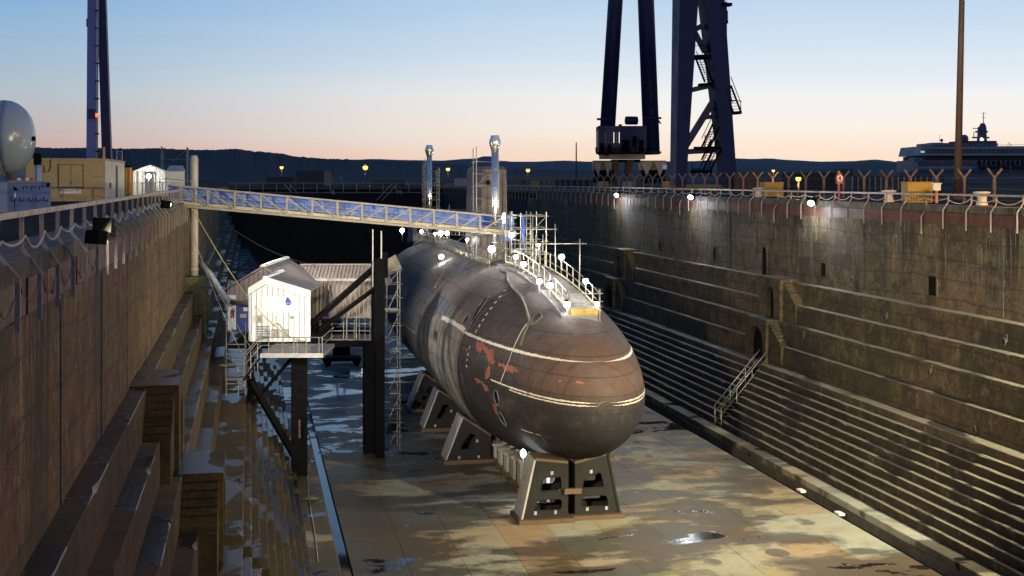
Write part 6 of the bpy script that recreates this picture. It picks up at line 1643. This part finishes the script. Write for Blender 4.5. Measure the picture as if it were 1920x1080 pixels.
for k in range(16): c = a.lerp(b_, k / 16); mm = MB(); mm.bar(c + V((0, 0, QZ)) - fd * .05, c + V((0, 0, zt_)) - fd * .05, .12); mm.build('rib', M['greyp'], t)
qbox('low_store', 'low dark building with a white hoop beyond the far dock gate', 'store', 556, 608, 321, 260, 10, 'dark')
qbox('quay_block', 'small dark block on the far quay left of the low building', 'store', 498, 545, 333, 262, 8, 'dark')
for k, (x0, x1, yy) in enumerate(((852, 875, 335), (700, 760, 339), (996, 1012, 340), (975, 985, 339), (1040, 1110, 338))):
    qbox('quay_block', ('grey block left of the fin on the far quay', 'long low shadowed store between the far lamps', 'yellow block on the right quay before the crane', 'brown block on the right quay behind the stacks', 'low dark shed left of the crane bogies')[k], 'store', x0, x1, yy, (250, 265, 205, 215, 215)[k], 4, ('greyp', 'dark', 'yellow', 'brownhut', 'dark')[k])
q = pw(1080.5, 267, 215); t = thing('flag_pole', 'thin bare pole standing left of the crane', 'pole', (q.x, q.y, QZ)); mm = MB(); mm.tube([(q.x, q.y, QZ), q], [.16, .09], 6); mm.build('pole_shaft', M['mast'], t)
# street lamps around the quays
for (px, py, w, lb, pwr, mt, col, r) in ((685, 314, 250, 'brightest yellow street lamp beyond the far dock gate', 1500, 'lampamber', AMBER, .50),
        (528, 314, 270, 'smaller yellow street lamp at the left beyond the gate', 700, 'lampamber', AMBER, .38), (840, 317, 250, 'yellow street lamp between the two exhaust stacks', 700, 'lampamber', AMBER, .38),
        (990, 319, 240, 'yellow street lamp right of the near exhaust stack', 900, 'lampamber', AMBER, .38), (1155, 320, 195, 'orange lamp under the crane machinery house', 900, 'lamporange', ORANGE, .28),
        (1283, 320, 175, 'yellow lamp between the crane box legs', 900, 'lampamber', AMBER, .25), (1450, 320, 185, 'dim yellow street lamp beyond the yellow skip', 300, 'lampamber', AMBER, .22),
        (1497, 335, 100, 'bright orange white lamp behind the right railing', 2600, 'lampamber', ORANGE, .22)):
    street_lamp(px, py, w, QZ, lb, pwr, mt, col, r)
# sodium masts beside and behind the camera, out of frame; their light falls on both quays and into the dock
def quay_mast(p, label, col, power, target=None):
    t = thing('sodium_mast', label, 'light mast', (p[0], p[1], QZ)); mm = MB(); mm.tube([(p[0], p[1], QZ), (p[0], p[1], p[2] + .6)], [.18, .1], 10); mm.build('mast_shaft', M['mast'], t)
    mm = MB(); mm.lathe([(.05, .5), (.5, .25), (.5, 0)], (p[0], p[1], p[2] + .25), 12); mm.build('hood', M['black'], t)
    mm = MB(); mm.sphere(V(p), .3, 10, 6); mm.build('lantern', M['lampamber'], t); lamp('POINT', t, V(p), col, power, .36)
quay_mast((-9, -9, 25), 'sodium mast on the left quay behind the viewpoint', (1, .57, .27), 36000)
quay_mast((38, 33, 27), 'sodium mast on the right quay abreast of the bow, beyond the frame', (1, .62, .27), 66000)
quay_mast((41.5, 46, 24), 'sodium mast on the right quay just beyond the frame', (1, .50, .17), 46000)
quay_mast((12, -11, 26), 'white mast at the head of the dock behind the viewpoint', (1, .72, .42), 5000)

# ------------------------------------------------------------------ cruise ship beyond the quay
sh = thing('cruise_ship', 'blue grey cruise ship superstructure with radar mast and domes', 'ship', pw(1830, 337, 420)); wS = 420.0
def sb(name, x0, x1, y0, y1, d, mat, dw=0, parent=sh, slant=0):
    p, q = pw(x0, y1, wS + dw), pw(x1, y0, wS + dw); c = [V((p.x, p.y, p.z)), V((q.x, q.y, p.z))]; h = V((0, 0, q.z - p.z)); mm = MB(); s_ = xr * slant
    mm.hexa([c[0], c[1], c[1] + fd * d, c[0] + fd * d, c[0] + h + s_, c[1] + h, c[1] + fd * d + h, c[0] + fd * d + h + s_]); return mm.build(name, M[mat], parent)
sb('hull_side', 1690, 2200, 322, 352, 26, 'ship', 2, slant=-.5); sb('promenade_deck', 1722, 2200, 300, 321.5, 24, 'ship', 1)
sb('upper_deck', 1735, 2200, 292, 299.5, 24, 'dark', 1.5); sb('bridge_deck', 1724, 2200, 274, 291.6, 23, 'ship', 0, slant=.8)
sb('white_band', 1724, 2200, 288.5, 291.5, .4, 'ship_l', -.5); sb('white_band', 1724, 2200, 276, 279, .4, 'ship_l', -.5); sb('bridge_wing', 1714, 1730, 295, 303, 6, 'ship', -3)
sb('white_band', 1722, 2200, 313, 316, .4, 'ship_l', .5); sb('sun_deck', 1747, 1871, 268, 273.7, 16, 'ship', 3); sb('funnel_house', 1802, 1869, 264, 267.8, 12, 'dark', 4)
sb('wheelhouse', 1748, 1769, 267.5, 273.8, 6, 'ship', 2)
for k in range(26): sb('window', 1738 + 7.2 * k, 1742 + 7.2 * k, 303, 308.5, .2, 'glass', .7)
for k in range(20): sb('window', 1745 + 8.5 * k, 1750 + 8.5 * k, 281, 285.5, .2, 'glass', -.3)
for k in range(3): sb('lit_window', 1726.5 + 2.6 * k, 1728.6 + 2.6 * k, 282.8, 286.5, .2, 'greenlit', -.6)
for k in range(9): sb('stanchion', 1737 + 4 * k, 1737.6 + 4 * k, 269, 274, .2, 'ship_l', 1)
for k in range(14): sb('lifeboat_davit', 1836 + 9 * k, 1838 + 9 * k, 300, 318, .3, 'black', 0)
for k in range(6):
    p = pw(1842 + 22 * k, 312, wS - 1); mm = MB(); mm.lathe([(.02, -1.5), (.6, -1.0), (.7, 0), (.6, 1.0), (.02, 1.5)], p, 10, 'x'); mm.build('lifeboat', M['dark'], sh)
def sph(px, py, r, name, mat='ship'): p = pw(px, py, wS + 6); mm = MB(); mm.sphere(p, r, 14, 10); mm.build(name, M[mat], sh)
sph(1808, 260, 1.35, 'radar_dome'); sph(1765.5, 263, .5, 'radar_dome', 'dark')
def stube(name, pts, r, mat='ship'): mm = MB(); mm.tube([pw(x, y, wS + 5) for x, y in pts], r, 6); mm.build(name, M[mat], sh)
stube('mast_leg', [(1834, 268), (1836, 238)], .45); stube('mast_leg', [(1848, 268), (1847, 238)], .45); stube('mast_platform', [(1829, 247), (1852, 247)], .35); stube('mast_platform', [(1823, 258), (1855, 258)], .3)
stube('mast_arch', [(1837, 246), (1838, 236), (1841, 232), (1845, 232), (1847, 236), (1847, 246)], .3); stube('mast_core', [(1842, 258), (1842, 232)], .7)
stube('topmast', [(1844, 232), (1844, 211)], .12); stube('yard', [(1841, 212), (1849, 212)], .08); stube('yard', [(1841, 220), (1848, 220)], .06); stube('radar_bar', [(1824, 240.5), (1838, 241)], .15); stube('antenna', [(1826, 259), (1826, 247)], .12); stube('antenna', [(1762, 268), (1762, 252)], .05); stube('dome_post', [(1765.5, 266), (1765.5, 270)], .12); stube('flag_staff', [(1890, 274), (1890, 267), (1897, 273)], .1)
mm = MB(); mm.sphere(pw(1840.5, 260.5, wS + 3), .42, 8, 6); mm.build('mast_lamp', M['lampdim'], sh)
sb('deck_rail', 1747, 1800, 270.4, 270.9, .1, 'ship_l', 0); sb('deck_rail', 1870, 2200, 271.2, 271.8, .1, 'ship_l', 0)

# ------------------------------------------------------------------ hills
def hill(name, ridge, dist, mat, jag, depth, step=5):
    mm = MB(); x = ridge[0][0]; vs = []; i = 0; n = 0
    while x <= ridge[-1][0]:
        while i < len(ridge) - 2 and x > ridge[i + 1][0]: i += 1
        (xa, ya_), (xb, yb) = ridge[i], ridge[i + 1]; f = (x - xa) / (xb - xa); f = f * f * (3 - 2 * f) * .5 + f * .5
        y = ya_ + (yb - ya_) * f
        y_s = y; y -= jag * (mnoise.noise(V((x * .11, 3, dist))) + .8 * mnoise.noise(V((x * .37, 1, dist))) + .5 * mnoise.noise(V((x * .95, 5, dist))) + .5 * abs(mnoise.noise(V((x * .05, 8, dist)))))
        top = pw(x, y, dist); foot = pw(x, HZ + 1.6, dist - depth); foot.z = QZ - 1
        low = pw(x, y_s + .6, dist)
        for k in range(5):
            g2 = k / 4; q = foot.lerp(top if k == 4 else low, g2); q.z = foot.z + (top.z - foot.z) * g2 ** 1.15
            if 0 < k < 4: q.z += (top.z - foot.z) * .10 * mnoise.noise(V((x * .03, k * 1.7, dist)))
            vs.append(q)
        q = top + fd * depth; q.z = QZ; vs.append(q); n += 1; x += step
    mm.add(vs, [(a * 6 + k, a * 6 + 6 + k, a * 6 + 7 + k, a * 6 + k + 1) for a in range(n - 1) for k in range(5)], True)
    return tag(mm.build(name, M[mat]), kind='structure')
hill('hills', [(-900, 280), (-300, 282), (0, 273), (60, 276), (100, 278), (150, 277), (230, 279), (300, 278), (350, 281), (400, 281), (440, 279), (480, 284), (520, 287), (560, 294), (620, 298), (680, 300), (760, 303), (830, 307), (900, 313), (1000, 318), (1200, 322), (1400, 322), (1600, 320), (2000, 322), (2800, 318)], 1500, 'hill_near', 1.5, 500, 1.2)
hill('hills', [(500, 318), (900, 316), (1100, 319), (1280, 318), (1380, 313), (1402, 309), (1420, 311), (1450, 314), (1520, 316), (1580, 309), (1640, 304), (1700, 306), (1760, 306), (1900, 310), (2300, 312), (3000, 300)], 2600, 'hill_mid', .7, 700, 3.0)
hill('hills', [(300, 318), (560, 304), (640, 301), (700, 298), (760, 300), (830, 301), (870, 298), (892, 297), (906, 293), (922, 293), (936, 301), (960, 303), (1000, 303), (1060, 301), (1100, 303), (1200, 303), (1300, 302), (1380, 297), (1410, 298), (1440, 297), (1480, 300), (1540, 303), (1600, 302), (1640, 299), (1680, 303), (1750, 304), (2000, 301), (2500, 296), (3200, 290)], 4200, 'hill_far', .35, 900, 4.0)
